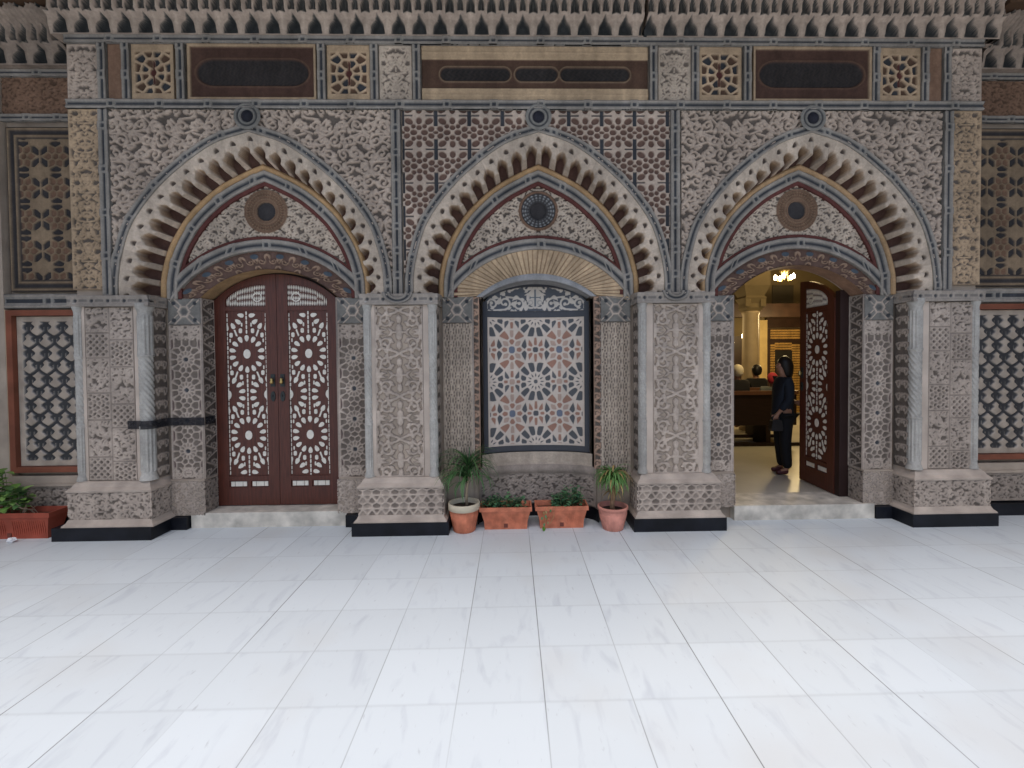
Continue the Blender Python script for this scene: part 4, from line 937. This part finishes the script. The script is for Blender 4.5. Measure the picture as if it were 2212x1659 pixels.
co_ = colm.build('marble_column', mat_plain('hall_column', (.44, .34, .22), rough=.5, amt=.2, scale=3), None, smooth=True); co_.location = (4.51, 4.5, 0)
tag(co_, label='round pale marble column rising behind the pew inside the hall', cat='column')
cp = MB(); cp.loft([[(-r, -r, z), (r, -r, z), (r, r, z), (-r, r, z)] for r, z in ((.13, 2.381), (.16, 2.44), (.15, 2.52), (.20, 2.62), (.17, 2.66), (.24, 2.84), (.24, 4.1))]); cp.build('capital', HP, co_)
for x in (-.14, .14): cp2 = MB().box(x - .05, x + .05, -.19, -.165, 2.46, 2.60); cp2.build('capital_scroll', HP, co_, bevel=.012)
PEW = mat_plain('pew_wood', (.022, .010, .007), rough=.5, amt=.3, stretch=(1, 8, 8)); PEWT = mat_plain('pew_rail', (.13, .060, .035), rough=.35)
def make_pew(loc, label, w=2.1):
    t = empty('pew', loc, label=label, cat='pew', group='pews in the hall')
    MB().box(0, w, 0, .03, .32, .80).build('backrest', PEW, t, bevel=.004); MB().box(-.02, w + .02, -.02, .05, .801, .86).build('top_rail', PEWT, t, bevel=.01)
    MB().box(0, w, .031, .42, .36, .40).build('seat', PEW, t, bevel=.005)
    for x in (.25, .95, 1.62): MB().box(x, x + .07, .0, .40, .0, .319 if False else .315).build('leg', PEW, t)
    MB().box(-.03, w + .03, -.03, .02, .0, .05).build('foot_rail', PEW, t); return t
p1 = make_pew((2.35, 3.0, .14), 'dark wooden pew nearest the open door, with people seated on it')
p2 = p1.copy(); COL.objects.link(p2)
for ch in list(p1.children): c_ = ch.copy(); COL.objects.link(c_); c_.parent = p2
p2.location = (2.6, 3.72, .14); p2['label'] = 'second dark wooden pew, mostly hidden behind the nearest pew'
# chandelier
BULB = mat_plain('lit_bulb', (1, .82, .5), emit=38); BULB.node_tree.nodes['Principled BSDF'].inputs['Emission Color'].default_value = (1, .80, .48, 1)
ch_ = empty('chandelier', (3.95, 2.5, 2.735), label='lit chandelier with glowing bulbs at the top of the open doorway', cat='lamp')
MB().lathe([(.012, 1.38), (.012, .12), (.05, .10), (.07, .04), (.03, -.02), (.0, -.04)], (0, 0, 0), 16).build('stem', BRASS, ch_, smooth=True)
for k in range(5):
    a = k * 2 * math.pi / 5 + .3; ax, ay = .12 * math.cos(a), .12 * math.sin(a)
    MB().tube([(.03 * math.cos(a), .03 * math.sin(a), .02), (ax * .6, ay * .6, -.10), (ax, ay, -.09)], .007).build('arm', BRASS, ch_, smooth=True)
    b_ = MB().lathe([(.0, -.085), (.012, -.083), (.022, -.055), (.020, -.035), (.0, -.012)], (ax, ay, 0), 14); b_.build('bulb', BULB, ch_, smooth=True)
def lamp(loc, e, r=.15, col=(1, .76, .42)):
    l = bpy.data.lights.new('lamp', 'POINT'); l.energy = e; l.color = col; l.shadow_soft_size = r; o = bpy.data.objects.new('lamp', l); COL.objects.link(o); o.location = loc
lamp((3.95, 2.5, 2.45), 42, .12, (1, .78, .40)); lamp((6.0, 5.2, 2.2), 75, .2, (1, .74, .36)); lamp((5.2, 3.3, 3.4), 40, .3, (1, .74, .36)); lamp((3.6, 5.6, 2.0), 30, .2, (1, .74, .36))
for x, y, z, lb in ((4.97, 5.7, 1.97, 'small lit wall lamp beside the column in the hall'), (4.72, 5.6, 1.82, 'small lit wall lamp at the left edge of the open doorway')):
    wl = MB().lathe([(.0, -.05), (.012, -.04), (.016, 0), (.010, .05), (0, .06)], (0, 0, 0), 12).build('wall_lamp', BULB, None, smooth=True); wl.location = (x, y, z); tag(wl, lb, 'lamp')

# ================================================================= PEOPLE
def skinned(name, nodes, edges, mat, parent=None, lvl=2, root=None):
    me = bpy.data.meshes.new(name + '_tmp'); keys = list(nodes); me.from_pydata([nodes[k][0] for k in keys], [(keys.index(a), keys.index(b)) for a, b in edges], [])
    o = bpy.data.objects.new(name + '_tmp', me); COL.objects.link(o); m = o.modifiers.new('s', 'SKIN'); m.use_smooth_shade = True
    for i, k in enumerate(keys):
        r = nodes[k][1]; sv = me.skin_vertices[0].data[i]; sv.radius = (r, r) if not isinstance(r, tuple) else r; sv.use_root = (k == (root or keys[0]))
    sb = o.modifiers.new('u', 'SUBSURF'); sb.levels = lvl; sb.render_levels = lvl
    dg = bpy.context.evaluated_depsgraph_get(); dg.update(); me2 = bpy.data.meshes.new_from_object(o.evaluated_get(dg)); me2.name = name
    bpy.data.objects.remove(o); me2.materials.clear(); me2.polygons.foreach_set('use_smooth', np.full(len(me2.polygons), True)); return link(name, me2, mat, parent)
SKIN = mat_plain('skin', (.30, .155, .10), rough=.55, amt=.1); HAIR = mat_plain('black_hair', (.012, .010, .010), rough=.45, amt=.2)
NAVY = mat_plain('navy_cloth', (.011, .015, .024), rough=.85, amt=.3, bump=.4, bscale=20); TROU = mat_plain('black_trousers', (.006, .0065, .009), rough=.85, amt=.2)
# standing person, side on, facing left (-X); local origin at the feet
def scl(nodes, s, f=lambda p: p): return {k: (f(tuple(c * s for c in p)), (tuple(x * s for x in r) if isinstance(r, tuple) else r * s)) for k, (p, r) in nodes.items()}
body = {'pelvis': ((0, 0, .93), .125), 'belly': ((-.01, 0, 1.06), .12), 'chest': ((0, 0, 1.26), .135), 'neckb': ((.01, 0, 1.43), .065), 'neck': ((.0, 0, 1.50), .052), 'jaw': ((-.035, 0, 1.56), .058), 'skull': ((.0, 0, 1.635), .088), 'crown': ((.01, 0, 1.69), .072), 'top': ((.01, 0, 1.735), .03), 'occ': ((.075, 0, 1.62), .045), 'chin': ((-.075, 0, 1.535), .024), 'nose': ((-.108, 0, 1.60), .014), 'brow': ((-.07, 0, 1.64), .042),
        'hipL': ((0, -.09, .90), .09), 'kneeL': ((-.02, -.09, .50), .058), 'ankL': ((.02, -.09, .09), .038), 'toeL': ((-.13, -.10, .03), .030),
        'hipR': ((.01, .09, .90), .09), 'kneeR': ((.0, .09, .50), .058), 'ankR': ((.05, .09, .09), .038), 'toeR': ((-.10, .10, .03), .030),
        'shL': ((.0, -.17, 1.40), .058), 'elL': ((-.02, -.20, 1.12), .042), 'wrL': ((-.14, -.13, .93), .028), 'plL': ((-.175, -.12, .88), .026),
        'shR': ((.01, .17, 1.40), .058), 'elR': ((.10, .16, 1.15), .042), 'wrR': ((.14, -.06, 1.09), .028), 'plR': ((.15, -.12, 1.08), .026)}
ed = [('pelvis', 'belly'), ('belly', 'chest'), ('chest', 'neckb'), ('neckb', 'neck'), ('neck', 'jaw'), ('jaw', 'skull'), ('skull', 'crown'), ('crown', 'top'), ('skull', 'occ'), ('jaw', 'chin'), ('skull', 'brow'), ('brow', 'nose')]
for s_ in 'LR': ed += [('pelvis', 'hip' + s_), ('hip' + s_, 'knee' + s_), ('knee' + s_, 'ank' + s_), ('ank' + s_, 'toe' + s_), ('chest', 'sh' + s_), ('sh' + s_, 'el' + s_), ('el' + s_, 'wr' + s_), ('wr' + s_, 'pl' + s_)]
def fingers(nd, ed_, pl, base, dirs):
    for i, (d1, d2, L_) in enumerate(dirs):
        p = Vector(base) + Vector(d1[3:] if len(d1) > 3 else (0, 0, 0)); a = p + Vector(d1[:3]) * L_; b_ = a + Vector(d2) * L_ * .9
        nd['f%s%d' % (pl, i)] = (tuple(a), .0095); nd['g%s%d' % (pl, i)] = (tuple(b_), .008); ed_ += [('pl' + pl, 'f%s%d' % (pl, i)), ('f%s%d' % (pl, i), 'g%s%d' % (pl, i))]
fingers(body, ed, 'L', (-.175, -.12, .88), [((-.4, 0, -.9, -.02, 0, 0), (.1, .2, -1), .042), ((-.1, .1, -1, 0, 0, 0), (.3, .2, -.9), .046), ((.2, .1, -1, .01, 0, 0), (.4, .2, -.9), .043), ((.5, .1, -.8, .02, 0, 0), (.5, .2, -.8), .036), ((-.9, .2, -.1, -.02, 0, .02), (-.4, .3, -.8), .03)])
fingers(body, ed, 'R', (.15, -.12, 1.08), [((.3, -.9, .5, 0, 0, .02), (.9, -.2, 0), .042), ((.3, -1, .1, 0, 0, 0), (.9, -.2, 0), .046), ((.3, -1, -.3, 0, 0, -.01), (.9, -.2, 0), .043), ((.3, -.9, -.7, 0, 0, -.02), (.9, -.2, 0), .036), ((-.6, -.6, .5, 0, 0, .01), (.1, -.9, .2), .03)])
PS = .795
person = skinned('person', scl(body, PS), ed, SKIN, None, 2); person.location = (3.245, 1.36, .139)
tag(person, 'standing person with black hair in navy jacket and black trousers behind the open door leaf', 'person')
jk = {'lo': ((0, 0, .72), (.185, .17)), 'hem': ((0, 0, .84), (.18, .165)), 'waist': ((-.005, 0, 1.02), (.15, .145)), 'ch': ((0, 0, 1.25), (.165, .15)), 'col': ((.01, 0, 1.45), .075)}
jk.update({'shL': ((.0, -.165, 1.40), .078), 'elL': ((-.02, -.20, 1.12), .064), 'cuL': ((-.12, -.14, .965), .045), 'shR': ((.01, .165, 1.40), .078), 'elR': ((.10, .16, 1.15), .062), 'cuR': ((.135, -.02, 1.10), .044)})
skinned('jacket', scl(jk, PS), [('lo', 'hem'), ('hem', 'waist'), ('waist', 'ch'), ('ch', 'col')] + [(a + q, b + q) for q in 'LR' for a, b in (('sh', 'el'), ('el', 'cu'))] + [('ch', 'shL'), ('ch', 'shR')], NAVY, person)
tr = {'p': ((0, 0, .95), .145), 'hL': ((0, -.085, .85), .108), 'kL': ((-.015, -.09, .50), .085), 'aL': ((.02, -.09, .08), .072), 'hR': ((.01, .085, .85), .108), 'kR': ((.005, .09, .50), .085), 'aR': ((.05, .09, .08), .072)}
skinned('trousers', scl(tr, PS), [('p', 'hL'), ('hL', 'kL'), ('kL', 'aL'), ('p', 'hR'), ('hR', 'kR'), ('kR', 'aR')], TROU, person)
skinned('hair', scl({'z': ((.02, 0, 1.785), .03), 'a': ((.018, 0, 1.715), .108), 'b': ((.045, 0, 1.62), .118), 'c': ((.065, 0, 1.51), .090), 'e': ((.07, 0, 1.40), .055)}, PS), [('z', 'a'), ('a', 'b'), ('b', 'c'), ('c', 'e')], HAIR, person)
SHOE = mat_plain('maroon_shoe', (.07, .018, .022), rough=.5)
for y, x in ((-.09, .0), (.09, .03)): skinned('shoe', scl({'h': ((x + .04, y, .05), .045), 'm': ((x - .05, y, .045), .046), 't': ((x - .15, y, .035), .036)}, PS), [('h', 'm'), ('m', 't')], SHOE, person)
bag = empty('handbag', (3.10, 1.255, .70), label='dark handbag hanging from the standing person\'s hand', cat='bag')
MB().loft([[(-w_, -.035, z), (w_, -.035, z), (w_, .035, z), (-w_, .035, z)] for w_, z in ((.065, -.03), (.07, .0), (.055, .09), (.04, .10))]).build('bag_body', mat_plain('dark_leather', (.02, .018, .018), rough=.4), bag, bevel=.008)
MB().tube([(-.04, 0, .098), (-.025, 0, .15), (0, 0, .165), (.025, 0, .15), (.04, 0, .098)], .005).build('bag_handle', MATS['dark_leather'], bag)
# seated people on the nearest pew, seen from behind
def seated(loc, rz, label, top_mat, head_mat, s=.86, lean=0., cap=None):
    nd = {'pel': ((0, 0, .06), .13), 'bel': ((0, -.01 + lean * .3, .22), .12), 'che': ((0, lean * .6, .42), .135), 'nb': ((0, lean * .9, .57), .06), 'nk': ((0, lean, .62), .05), 'jaw': ((0, .03 + lean * 1.1, .68), .055), 'sk': ((0, lean * 1.1, .76), .09), 'cr': ((0, -.005 + lean * 1.1, .80), .076), 'tp': ((0, -.005 + lean * 1.1, .85), .03), 'no': ((0, .10 + lean * 1.1, .72), .014), 'br': ((0, .065 + lean * 1.1, .76), .045)}
    e_ = [('pel', 'bel'), ('bel', 'che'), ('che', 'nb'), ('nb', 'nk'), ('nk', 'jaw'), ('jaw', 'sk'), ('sk', 'cr'), ('cr', 'tp'), ('sk', 'br'), ('br', 'no')]
    for q, sg in (('L', -1), ('R', 1)):
        nd.update({'hp' + q: ((sg * .09, .05, .05), .088), 'kn' + q: ((sg * .10, .43, .06), .062), 'an' + q: ((sg * .10, .42, -.38), .04), 'to' + q: ((sg * .10, .55, -.43), .032), 'sh' + q: ((sg * .17, lean * .8, .54), .06), 'el' + q: ((sg * .21, .05 + lean * .5, .28), .044), 'wr' + q: ((sg * .12, .26, .16), .03), 'pl' + q: ((sg * .10, .31, .14), .026)})
        e_ += [('pel', 'hp' + q), ('hp' + q, 'kn' + q), ('kn' + q, 'an' + q), ('an' + q, 'to' + q), ('che', 'sh' + q), ('sh' + q, 'el' + q), ('el' + q, 'wr' + q), ('wr' + q, 'pl' + q)]
        for i in range(4): nd['f%s%d' % (q, i)] = ((sg * (.125 - .017 * i), .345, .135), .0095); nd['g%s%d' % (q, i)] = ((sg * (.123 - .017 * i), .375 - .004 * i, .115), .008); e_ += [('pl' + q, 'f%s%d' % (q, i)), ('f%s%d' % (q, i), 'g%s%d' % (q, i))]
        nd['t' + q] = ((sg * .065, .325, .15), .009); e_.append(('pl' + q, 't' + q))
    p = skinned('person', scl(nd, s), e_, SKIN, None, 2); p.location = loc; p.rotation_euler = (0, 0, rz); tag(p, label, 'person')
    tp = {'a': ((0, 0, .02), .16), 'b': ((0, lean * .3, .22), .15), 'c': ((0, lean * .6, .43), .16), 'd': ((0, lean * .9, .60), .078)}
    for q, sg in (('L', -1), ('R', 1)): tp.update({'s' + q: ((sg * .17, lean * .8, .545), .080), 'e' + q: ((sg * .215, .05 + lean * .5, .28), .066), 'w' + q: ((sg * .13, .235, .17), .045)})
    skinned('coat', scl(tp, s), [('a', 'b'), ('b', 'c'), ('c', 'd'), ('c', 'sL'), ('c', 'sR'), ('sL', 'eL'), ('eL', 'wL'), ('sR', 'eR'), ('eR', 'wR')], top_mat, p)
    skinned('trousers', scl({'p': ((0, .02, .05), .14), 'hL': ((-.09, .1, .06), .10), 'kL': ((-.10, .43, .06), .08), 'aL': ((-.10, .42, -.34), .06), 'hR': ((.09, .1, .06), .10), 'kR': ((.10, .43, .06), .08), 'aR': ((.10, .42, -.34), .06)}, s), [('p', 'hL'), ('hL', 'kL'), ('kL', 'aL'), ('p', 'hR'), ('hR', 'kR'), ('kR', 'aR')], TROU, p)
    if cap: skinned(cap, scl({'z': ((0, -.01 + lean * 1.1, .89), .035), 'a': ((0, -.01 + lean * 1.1, .82), .110), 'b': ((0, -.035 + lean * 1.1, .73), .092), 'c': ((0, -.03 + lean, .66), .07)}, s), [('z', 'a'), ('a', 'b'), ('b', 'c')], head_mat, p)
    return p
BLK = mat_plain('black_coat', (.012, .011, .012), rough=.9); WCAP = mat_plain('cream_cloth', (.55, .48, .36), rough=.9); REDC = mat_plain('red_cloth', (.35, .03, .045), rough=.85); GREYC = mat_plain('grey_cloth', (.12, .125, .12), rough=.9)
seated((3.62, 3.22, .62), .15, 'seated person in black wearing a cream head covering, left of the column', BLK, WCAP, .90, cap='headscarf')
seated((4.22, 3.27, .54), -.5, 'seated person with a red hood and grey coat, right of the column', GREYC, REDC, .84, lean=-.05, cap='hood')
seated((4.35, 4.0, .60), .1, 'dark haired seated person on the second pew, between the column and the red hood', BLK, HAIR, .9, cap='hair')

# ================================================================= POTS AND PLANTS
TERRA = mat_plain('terracotta', (.60, .195, .105), rough=.68, amt=.34, scale=13, bump=.2); TERRA2 = mat_plain('pale_terracotta', (.64, .27, .20), rough=.68, amt=.3, scale=12); TERRA3 = mat_plain('red_terracotta', (.36, .075, .042), rough=.6, amt=.3, scale=6)
CREAMP = mat_plain('cream_rim', (.68, .58, .42), rough=.5, amt=.15); SOIL = mat_plain('soil', (.045, .028, .018), rough=1, amt=.4, scale=30, bump=1)
def pot(name, loc, h, rb, rt, mat, rim_mat, label, rimh=.05):
    p = empty(name, loc, label=label, cat='flower pot')
    b_ = MB(); n = 96
    b_.lathe([(rb * .96, 0), (rb, .006), (rb + (rt - rb) * .35, h * .33), (rb + (rt - rb) * .75, h * .72)], (0, 0, 0), n, ripple=.018, nr=24)
    b_.lathe([(rb + (rt - rb) * .74, h * .715), (rt * .93, h - rimh)], (0, 0, 0), n, cap=False); b_.build('pot_body', mat, p, smooth=True)
    r_ = MB(); r_.lathe([(rt * .935, h - rimh), (rt * .99, h - rimh + .004), (rt, h - .008), (rt * .985, h), (rt * .90, h), (rt * .88, h - .01), (rt * .86, h - .06)], (0, 0, 0), 64, cap=False); r_.build('rim', rim_mat, p, smooth=True)
    MB().lathe([(.0, h - .045), (rt * .5, h - .038), (rt * .87, h - .045), (rt * .87, h - .055), (0, h - .055)], (0, 0, 0), 32, cap=False).build('soil', SOIL, p); return p
pot('flower_pot', (-.445, .08, 0), .258, .098, .143, TERRA, CREAMP, 'round terracotta pot with a cream rim, left of the mosaic niche', .062)
pot('flower_pot', (.905, .062, 0), .212, .092, .138, TERRA2, TERRA2, 'round pale pink terracotta pot, right of the mosaic niche', .03)
def trough(loc, w, d, h, mat, label, tw=.022):
    p = empty('window_box', loc, label=label, cat='planter'); b_ = MB()
    def ring(x, y, z): return [(-x, -y, z), (x, -y, z), (x, y, z), (-x, y, z)]
    hw, hd = w / 2, d / 2
    prof = [(hw - .045, hd - .03, 0), (hw - .040, hd - .026, h * .35), (hw - .020, hd - .012, h * .72), (hw - .016, hd - .010, h * .80), (hw, hd, h * .82), (hw, hd, h), (hw - .012, hd - .012, h), (hw - .018, hd - .018, h - .03), (hw - .03, hd - .025, h - .07)]
    b_.loft([ring(*q) for q in prof])
    rb_ = MB(); n = int(w / .02)
    g = b_
    for k in range(n - 2):
        x = -hw + .06 + k * (w - .12) / (n - 3); t_ = 1 if abs(x) > .03 else 0
        if t_ : g.loft([[(x - .0035, -hd + .030 - .0025, h * .10), (x + .0035, -hd + .030 - .0025, h * .10), (x + .0035, -hd + .030 + .01, h * .10), (x - .0035, -hd + .030 + .01, h * .10)], [(x - .0035, -hd + .012 - .002, h * .70), (x + .0035, -hd + .012 - .002, h * .70), (x + .0035, -hd + .012 + .01, h * .70), (x - .0035, -hd + .012 + .01, h * .70)]])
    b_.build('box_body', mat, p); MB().box(-.017, .017, -hd + .022, -hd + .0285, .018, .052).build('drain_notch', mat_plain('dark_terracotta', (.16, .05, .035)), p)
    MB().box(-hw + .03, hw - .03, -hd + .025, hd - .025, h - .055, h - .045).build('soil', SOIL, p); return p
trough((-.068, .150, 0), .475, .20, .207, TERRA, 'left terracotta window box with low green plants in front of the niche')
trough((.442, .158, 0), .485, .20, .207, TERRA, 'right terracotta window box with a trailing dry stem in front of the niche')
trough((-4.44, .115, 0), .74, .20, .235, TERRA3, 'large dark red planter box against the side wall at the left edge')
def mat_leaf(name, a, b_, rough=.5):
    m, n, bs = _base(name, rough, .35); at = n.nodes.new('ShaderNodeAttribute'); at.attribute_name = 'Col'; n.links.new(at.outputs['Color'], bs.inputs['Base Color'])
    tr_ = n.nodes.new('ShaderNodeBsdfTranslucent'); n.links.new(at.outputs['Color'], tr_.inputs[0]); mx = n.nodes.new('ShaderNodeMixShader'); mx.inputs[0].default_value = .18
    out = n.nodes['Material Output']; n.links.new(bs.outputs[0], mx.inputs[1]); n.links.new(tr_.outputs[0], mx.inputs[2]); n.links.new(mx.outputs[0], out.inputs[0]); return m
LEAF = mat_leaf('leaf', None, None)
class Fol:
    def __init__(s): s.V = []; s.F = []; s.C = []
    def strip(s, base, az, el, L, w, droop, col, n=7, fold=.25):
        p = Vector(base); e = el; b0 = len(s.V)
        side = Vector((-math.sin(az), math.cos(az), 0))
        for k in range(n + 1):
            t = k / n; d = Vector((math.cos(az) * math.cos(e), math.sin(az) * math.cos(e), math.sin(e))); up = side.cross(d).normalized()
            ww = w * (.55 + .45 * math.sin(min(1, t * 2.2) * math.pi / 2)) * (1 - t ** 3) + .0006
            s.V += [tuple(p + side * ww), tuple(p - up * ww * fold), tuple(p - side * ww)]; s.C += [col * (1 - .1 * (t > .9))] * 3
            p = p + d * L / n; e -= droop / n * (1 + t)
        for k in range(n):
            a = b0 + 3 * k; s.F += [(a, a + 1, a + 4, a + 3), (a + 1, a + 2, a + 5, a + 4)]
    def leaf(s, p, d, L, w, col, up=Vector((0, 0, 1))):
        d = Vector(d).normalized(); side = d.cross(up)
        if side.length < .05: side = Vector((1, 0, 0))
        side.normalize(); nn = side.cross(d); p = Vector(p); b0 = len(s.V)
        for t, ww in ((0, .02), (.3, .9), (.6, 1.), (.85, .5), (1, 0.02)):
            c = p + d * L * t - nn * L * .25 * t * t
            s.V += [tuple(c + side * w * ww + nn * w * .25 * ww), tuple(c), tuple(c - side * w * ww + nn * w * .25 * ww)]; s.C += [col] * 3
        for k in range(4):
            a = b0 + 3 * k; s.F += [(a, a + 1, a + 4, a + 3), (a + 1, a + 2, a + 5, a + 4)]
    def build(s, name, parent=None, mat=None):
        me = bpy.data.meshes.new(name); me.from_pydata(s.V, [], s.F); a = me.attributes.new('Col', 'FLOAT_COLOR', 'POINT'); a.data.foreach_set('color', np.concatenate([np.array(s.C), np.ones((len(s.C), 1))], 1).astype(np.float32).ravel())
        me.polygons.foreach_set('use_smooth', np.full(len(me.polygons), True)); return link(name, me, mat or LEAF, parent)
R = random.Random(11); G1 = np.array((.055, .13, .045)); G2 = np.array((.13, .26, .07)); G3 = np.array((.045, .10, .05)); DRY = np.array((.45, .30, .12)); BARK = mat_plain('palm_bark', (.33, .19, .11), rough=.9, amt=.4, scale=25, bump=1)
# dracaena
pl = empty('dracaena_plant', (-.42, .09, .20), label='tall plant with long drooping dark green leaves in the cream rimmed pot', cat='plant')
MB().tube([(.0, 0, 0), (-.005, 0, .12), (.01, .01, .25), (.02, .01, .38)], [.013, .012, .011, .008], 8).build('stem', mat_plain('pale_stem', (.40, .30, .20), rough=.8, amt=.3, scale=20), pl, smooth=True)
f = Fol()
for k in range(125):
    t = R.random(); z = .20 + .20 * t; az = R.uniform(0, 6.28); 
    if t < .6 and R.random() < .35: az = R.uniform(2.4, 4.2)
    f.strip((.012, .008, z), az, R.uniform(.5, 1.3), R.uniform(.26, .42), R.uniform(.005, .0085), R.uniform(1.5, 2.5) * (1.05 - .3 * t), (G1 * (1 - t * .3) + G2 * .35 * R.random()))
for k in range(14): f.strip((.02, .01, .37), R.uniform(0, 6.28), R.uniform(1.1, 1.5), R.uniform(.13, .20), .006, R.uniform(.1, .6), G1 * .9)
f.build('foliage', pl)
# yucca / ponytail
pl = empty('yucca_plant', (.905, .07, .16), label='bushy light green plant on a shaggy trunk in the pale pink pot', cat='plant')
MB().tube([(.0, 0, 0), (-.004, 0, .06), (.004, 0, .13), (.0, 0, .22), (.0, 0, .30)], [.027, .020, .023, .030, .018], 12).build('trunk', BARK, pl, smooth=True)
f = Fol()
for k in range(185):
    t = R.random(); az = R.uniform(0, 6.28); f.strip((.008 * math.cos(az), .008 * math.sin(az), .25 + .08 * t), az, R.uniform(.35, 1.35), R.uniform(.17, .26), R.uniform(.006, .0095), R.uniform(1.7, 2.9), (G2 * R.uniform(.75, 1.15) if R.random() < .86 else DRY))
for k in range(26): az = R.uniform(0, 6.28); f.strip((.02 * math.cos(az), .02 * math.sin(az), R.uniform(.16, .26)), az, R.uniform(-.9, .1), R.uniform(.08, .15), .004, 1.0, DRY * R.uniform(.5, 1))
f.build('foliage', pl)
def bush(name, label, loc, x0, x1, y0, y1, n, h, leaf_, cols, seed, dens=None):
    R = random.Random(seed); t = empty(name, loc, label=label, cat='plant'); st_ = MB(); f = Fol(); pts = []
    for k in range(n):
        x = R.uniform(x0, x1); y = R.uniform(y0, y1); hh = h * R.uniform(.55, 1) * (dens(x) if dens else 1); tip = (x + R.uniform(-.03, .03), y + R.uniform(-.04, .02), hh); pts.append(tip)
        st_.tube([(x, y, -.01), ((x + tip[0]) / 2 + R.uniform(-.01, .01), y, hh * .5), tip], .0018, 4)
        for j in range(5):
            q = .35 + .65 * j / 4; az = R.uniform(0, 6.28); p = (x + (tip[0] - x) * q, y + (tip[1] - y) * q, hh * q)
            c = cols[R.randrange(len(cols))] * R.uniform(.75, 1.25); f.leaf(p, (math.cos(az), math.sin(az) - .25, R.uniform(-.3, .7)), leaf_ * R.uniform(.7, 1.2), leaf_ * .36, c)
    st_.build('stems', mat_plain('green_stem', (.10, .14, .05)), t); f.build('foliage', t); return t
GB = [np.array((.075, .175, .080)), np.array((.12, .25, .11)), np.array((.05, .12, .06))]
bush('ground_ivy', 'low leafy dark green plant growing in the left window box', (-.07, .15, .155), -.2, .17, -.06, .06, 52, .155, .038, GB, 3, lambda x: .75 + .35 * math.exp(-((x + .0) / .12) ** 2))
ivy = bush('ground_ivy', 'fuller green plant growing at the right side of the right window box', (.44, .155, .155), -.08, .20, -.06, .06, 62, .215, .040, GB, 7, lambda x: .65 + .45 * math.exp(-((x - .1) / .08) ** 2))
tv = MB(); tv.tube([(-.09, -.05, .02), (-.12, -.11, .055), (-.145, -.125, .0), (-.155, -.125, -.08), (-.16, -.13, -.135)], .0022, 5); tv.tube([(-.05, -.05, .02), (-.07, -.11, .05), (-.075, -.13, -.02), (-.11, -.13, -.09)], .002, 5); tv.tube([(-.13, -.06, .02), (-.15, -.112, .05), (-.17, -.12, -.02), (-.165, -.125, -.07)], .002, 5)
tv.build('trailing_stem', mat_plain('dry_stem', (.36, .26, .11)), ivy)
f = Fol(); R = random.Random(2)
f.leaf((-.175, -.128, -.115), (.25, -.25, -.6), .045, .022, np.array((.10, .26, .03)))
for k in range(9): f.leaf((-.15 + R.uniform(-.03, .06), -.122, R.uniform(-.09, .04)), (R.uniform(-1, 1), -.6, -.8), .03, .010, DRY * R.uniform(.5, .9) if k % 2 else GB[1])
f.build('trailing_leaf', ivy)
f = Fol(); f.leaf((.045 - .0, -.10, .10), (.1, -.35, -1), .085, .022, np.array((.10, .24, .06))); 
br = bush('broadleaf_shrub', 'broad leaved bright green shrub in the dark red planter at the left edge', (-4.44, .10, .185), -.34, .10, -.05, .05, 26, .40, .085, [np.array((.16, .30, .06)), np.array((.24, .38, .10)), np.array((.08, .16, .05))], 19, lambda x: max(.25, 1.05 - 1.6 * max(0, x + .12)))
tw_ = MB(); R = random.Random(6)
for k in range(16): x = R.uniform(-.3, .26); tw_.tube([(x, R.uniform(-.06, .04), 0), (x + R.uniform(-.05, .05), -.02, .06), (x + R.uniform(-.09, .09), -.05, R.uniform(.08, .15))], .0025, 4)
tw_.build('dry_twigs', mat_plain('dry_twig', (.30, .22, .15)), br)
# crumpled paper
bm = bmesh.new(); bmesh.ops.create_icosphere(bm, subdivisions=2, radius=.03); R = random.Random(8)
for v in bm.verts: v.co *= R.uniform(.7, 1.25); v.co.z *= .8; v.co.z = max(v.co.z, -.016)
me = bpy.data.meshes.new('crumpled_paper'); bm.to_mesh(me); bm.free(); o = link('crumpled_paper', me, mat_plain('paper', (.85, .85, .85), rough=.9, amt=.05)); o.location = (-4.345, -.035, .018); tag(o, 'small crumpled white paper lying on the floor by the dark red planter', 'litter')
# dark strap round the left corner column and across the jamb
m, n_, b_ = _base('dark_see_through', .9, .1); b_.inputs['Base Color'].default_value = (.03, .03, .035, 1); tp_ = n_.nodes.new('ShaderNodeBsdfTransparent'); mx = n_.nodes.new('ShaderNodeMixShader'); mx.inputs[0].default_value = .55
n_.links.new(tp_.outputs[0], mx.inputs[1]); n_.links.new(b_.outputs[0], mx.inputs[2]); n_.links.new(mx.outputs[0], n_.nodes['Material Output'].inputs[0])
pts = [(-3.40, .052), (-3.285, .046), (-3.27, .024), (-3.225, .020), (-3.185, .045), (-3.180, .08), (-3.182, .238), (-3.155, .238), (-2.862, .238), (-2.860, .40)]
P = np.array([[(x, y, z) for z in (.958, .995, 1.032)] for x, y in pts]); st = surf('dark_stripe', P, (.03, .03, .035), m, None, smooth=False); st.modifiers.new('t', 'SOLIDIFY').thickness = .003  # thin dark see-through layer that follows the surfaces at one height
tag(st, 'dark see-through strap running round the left corner column to the closed door', 'stripe')
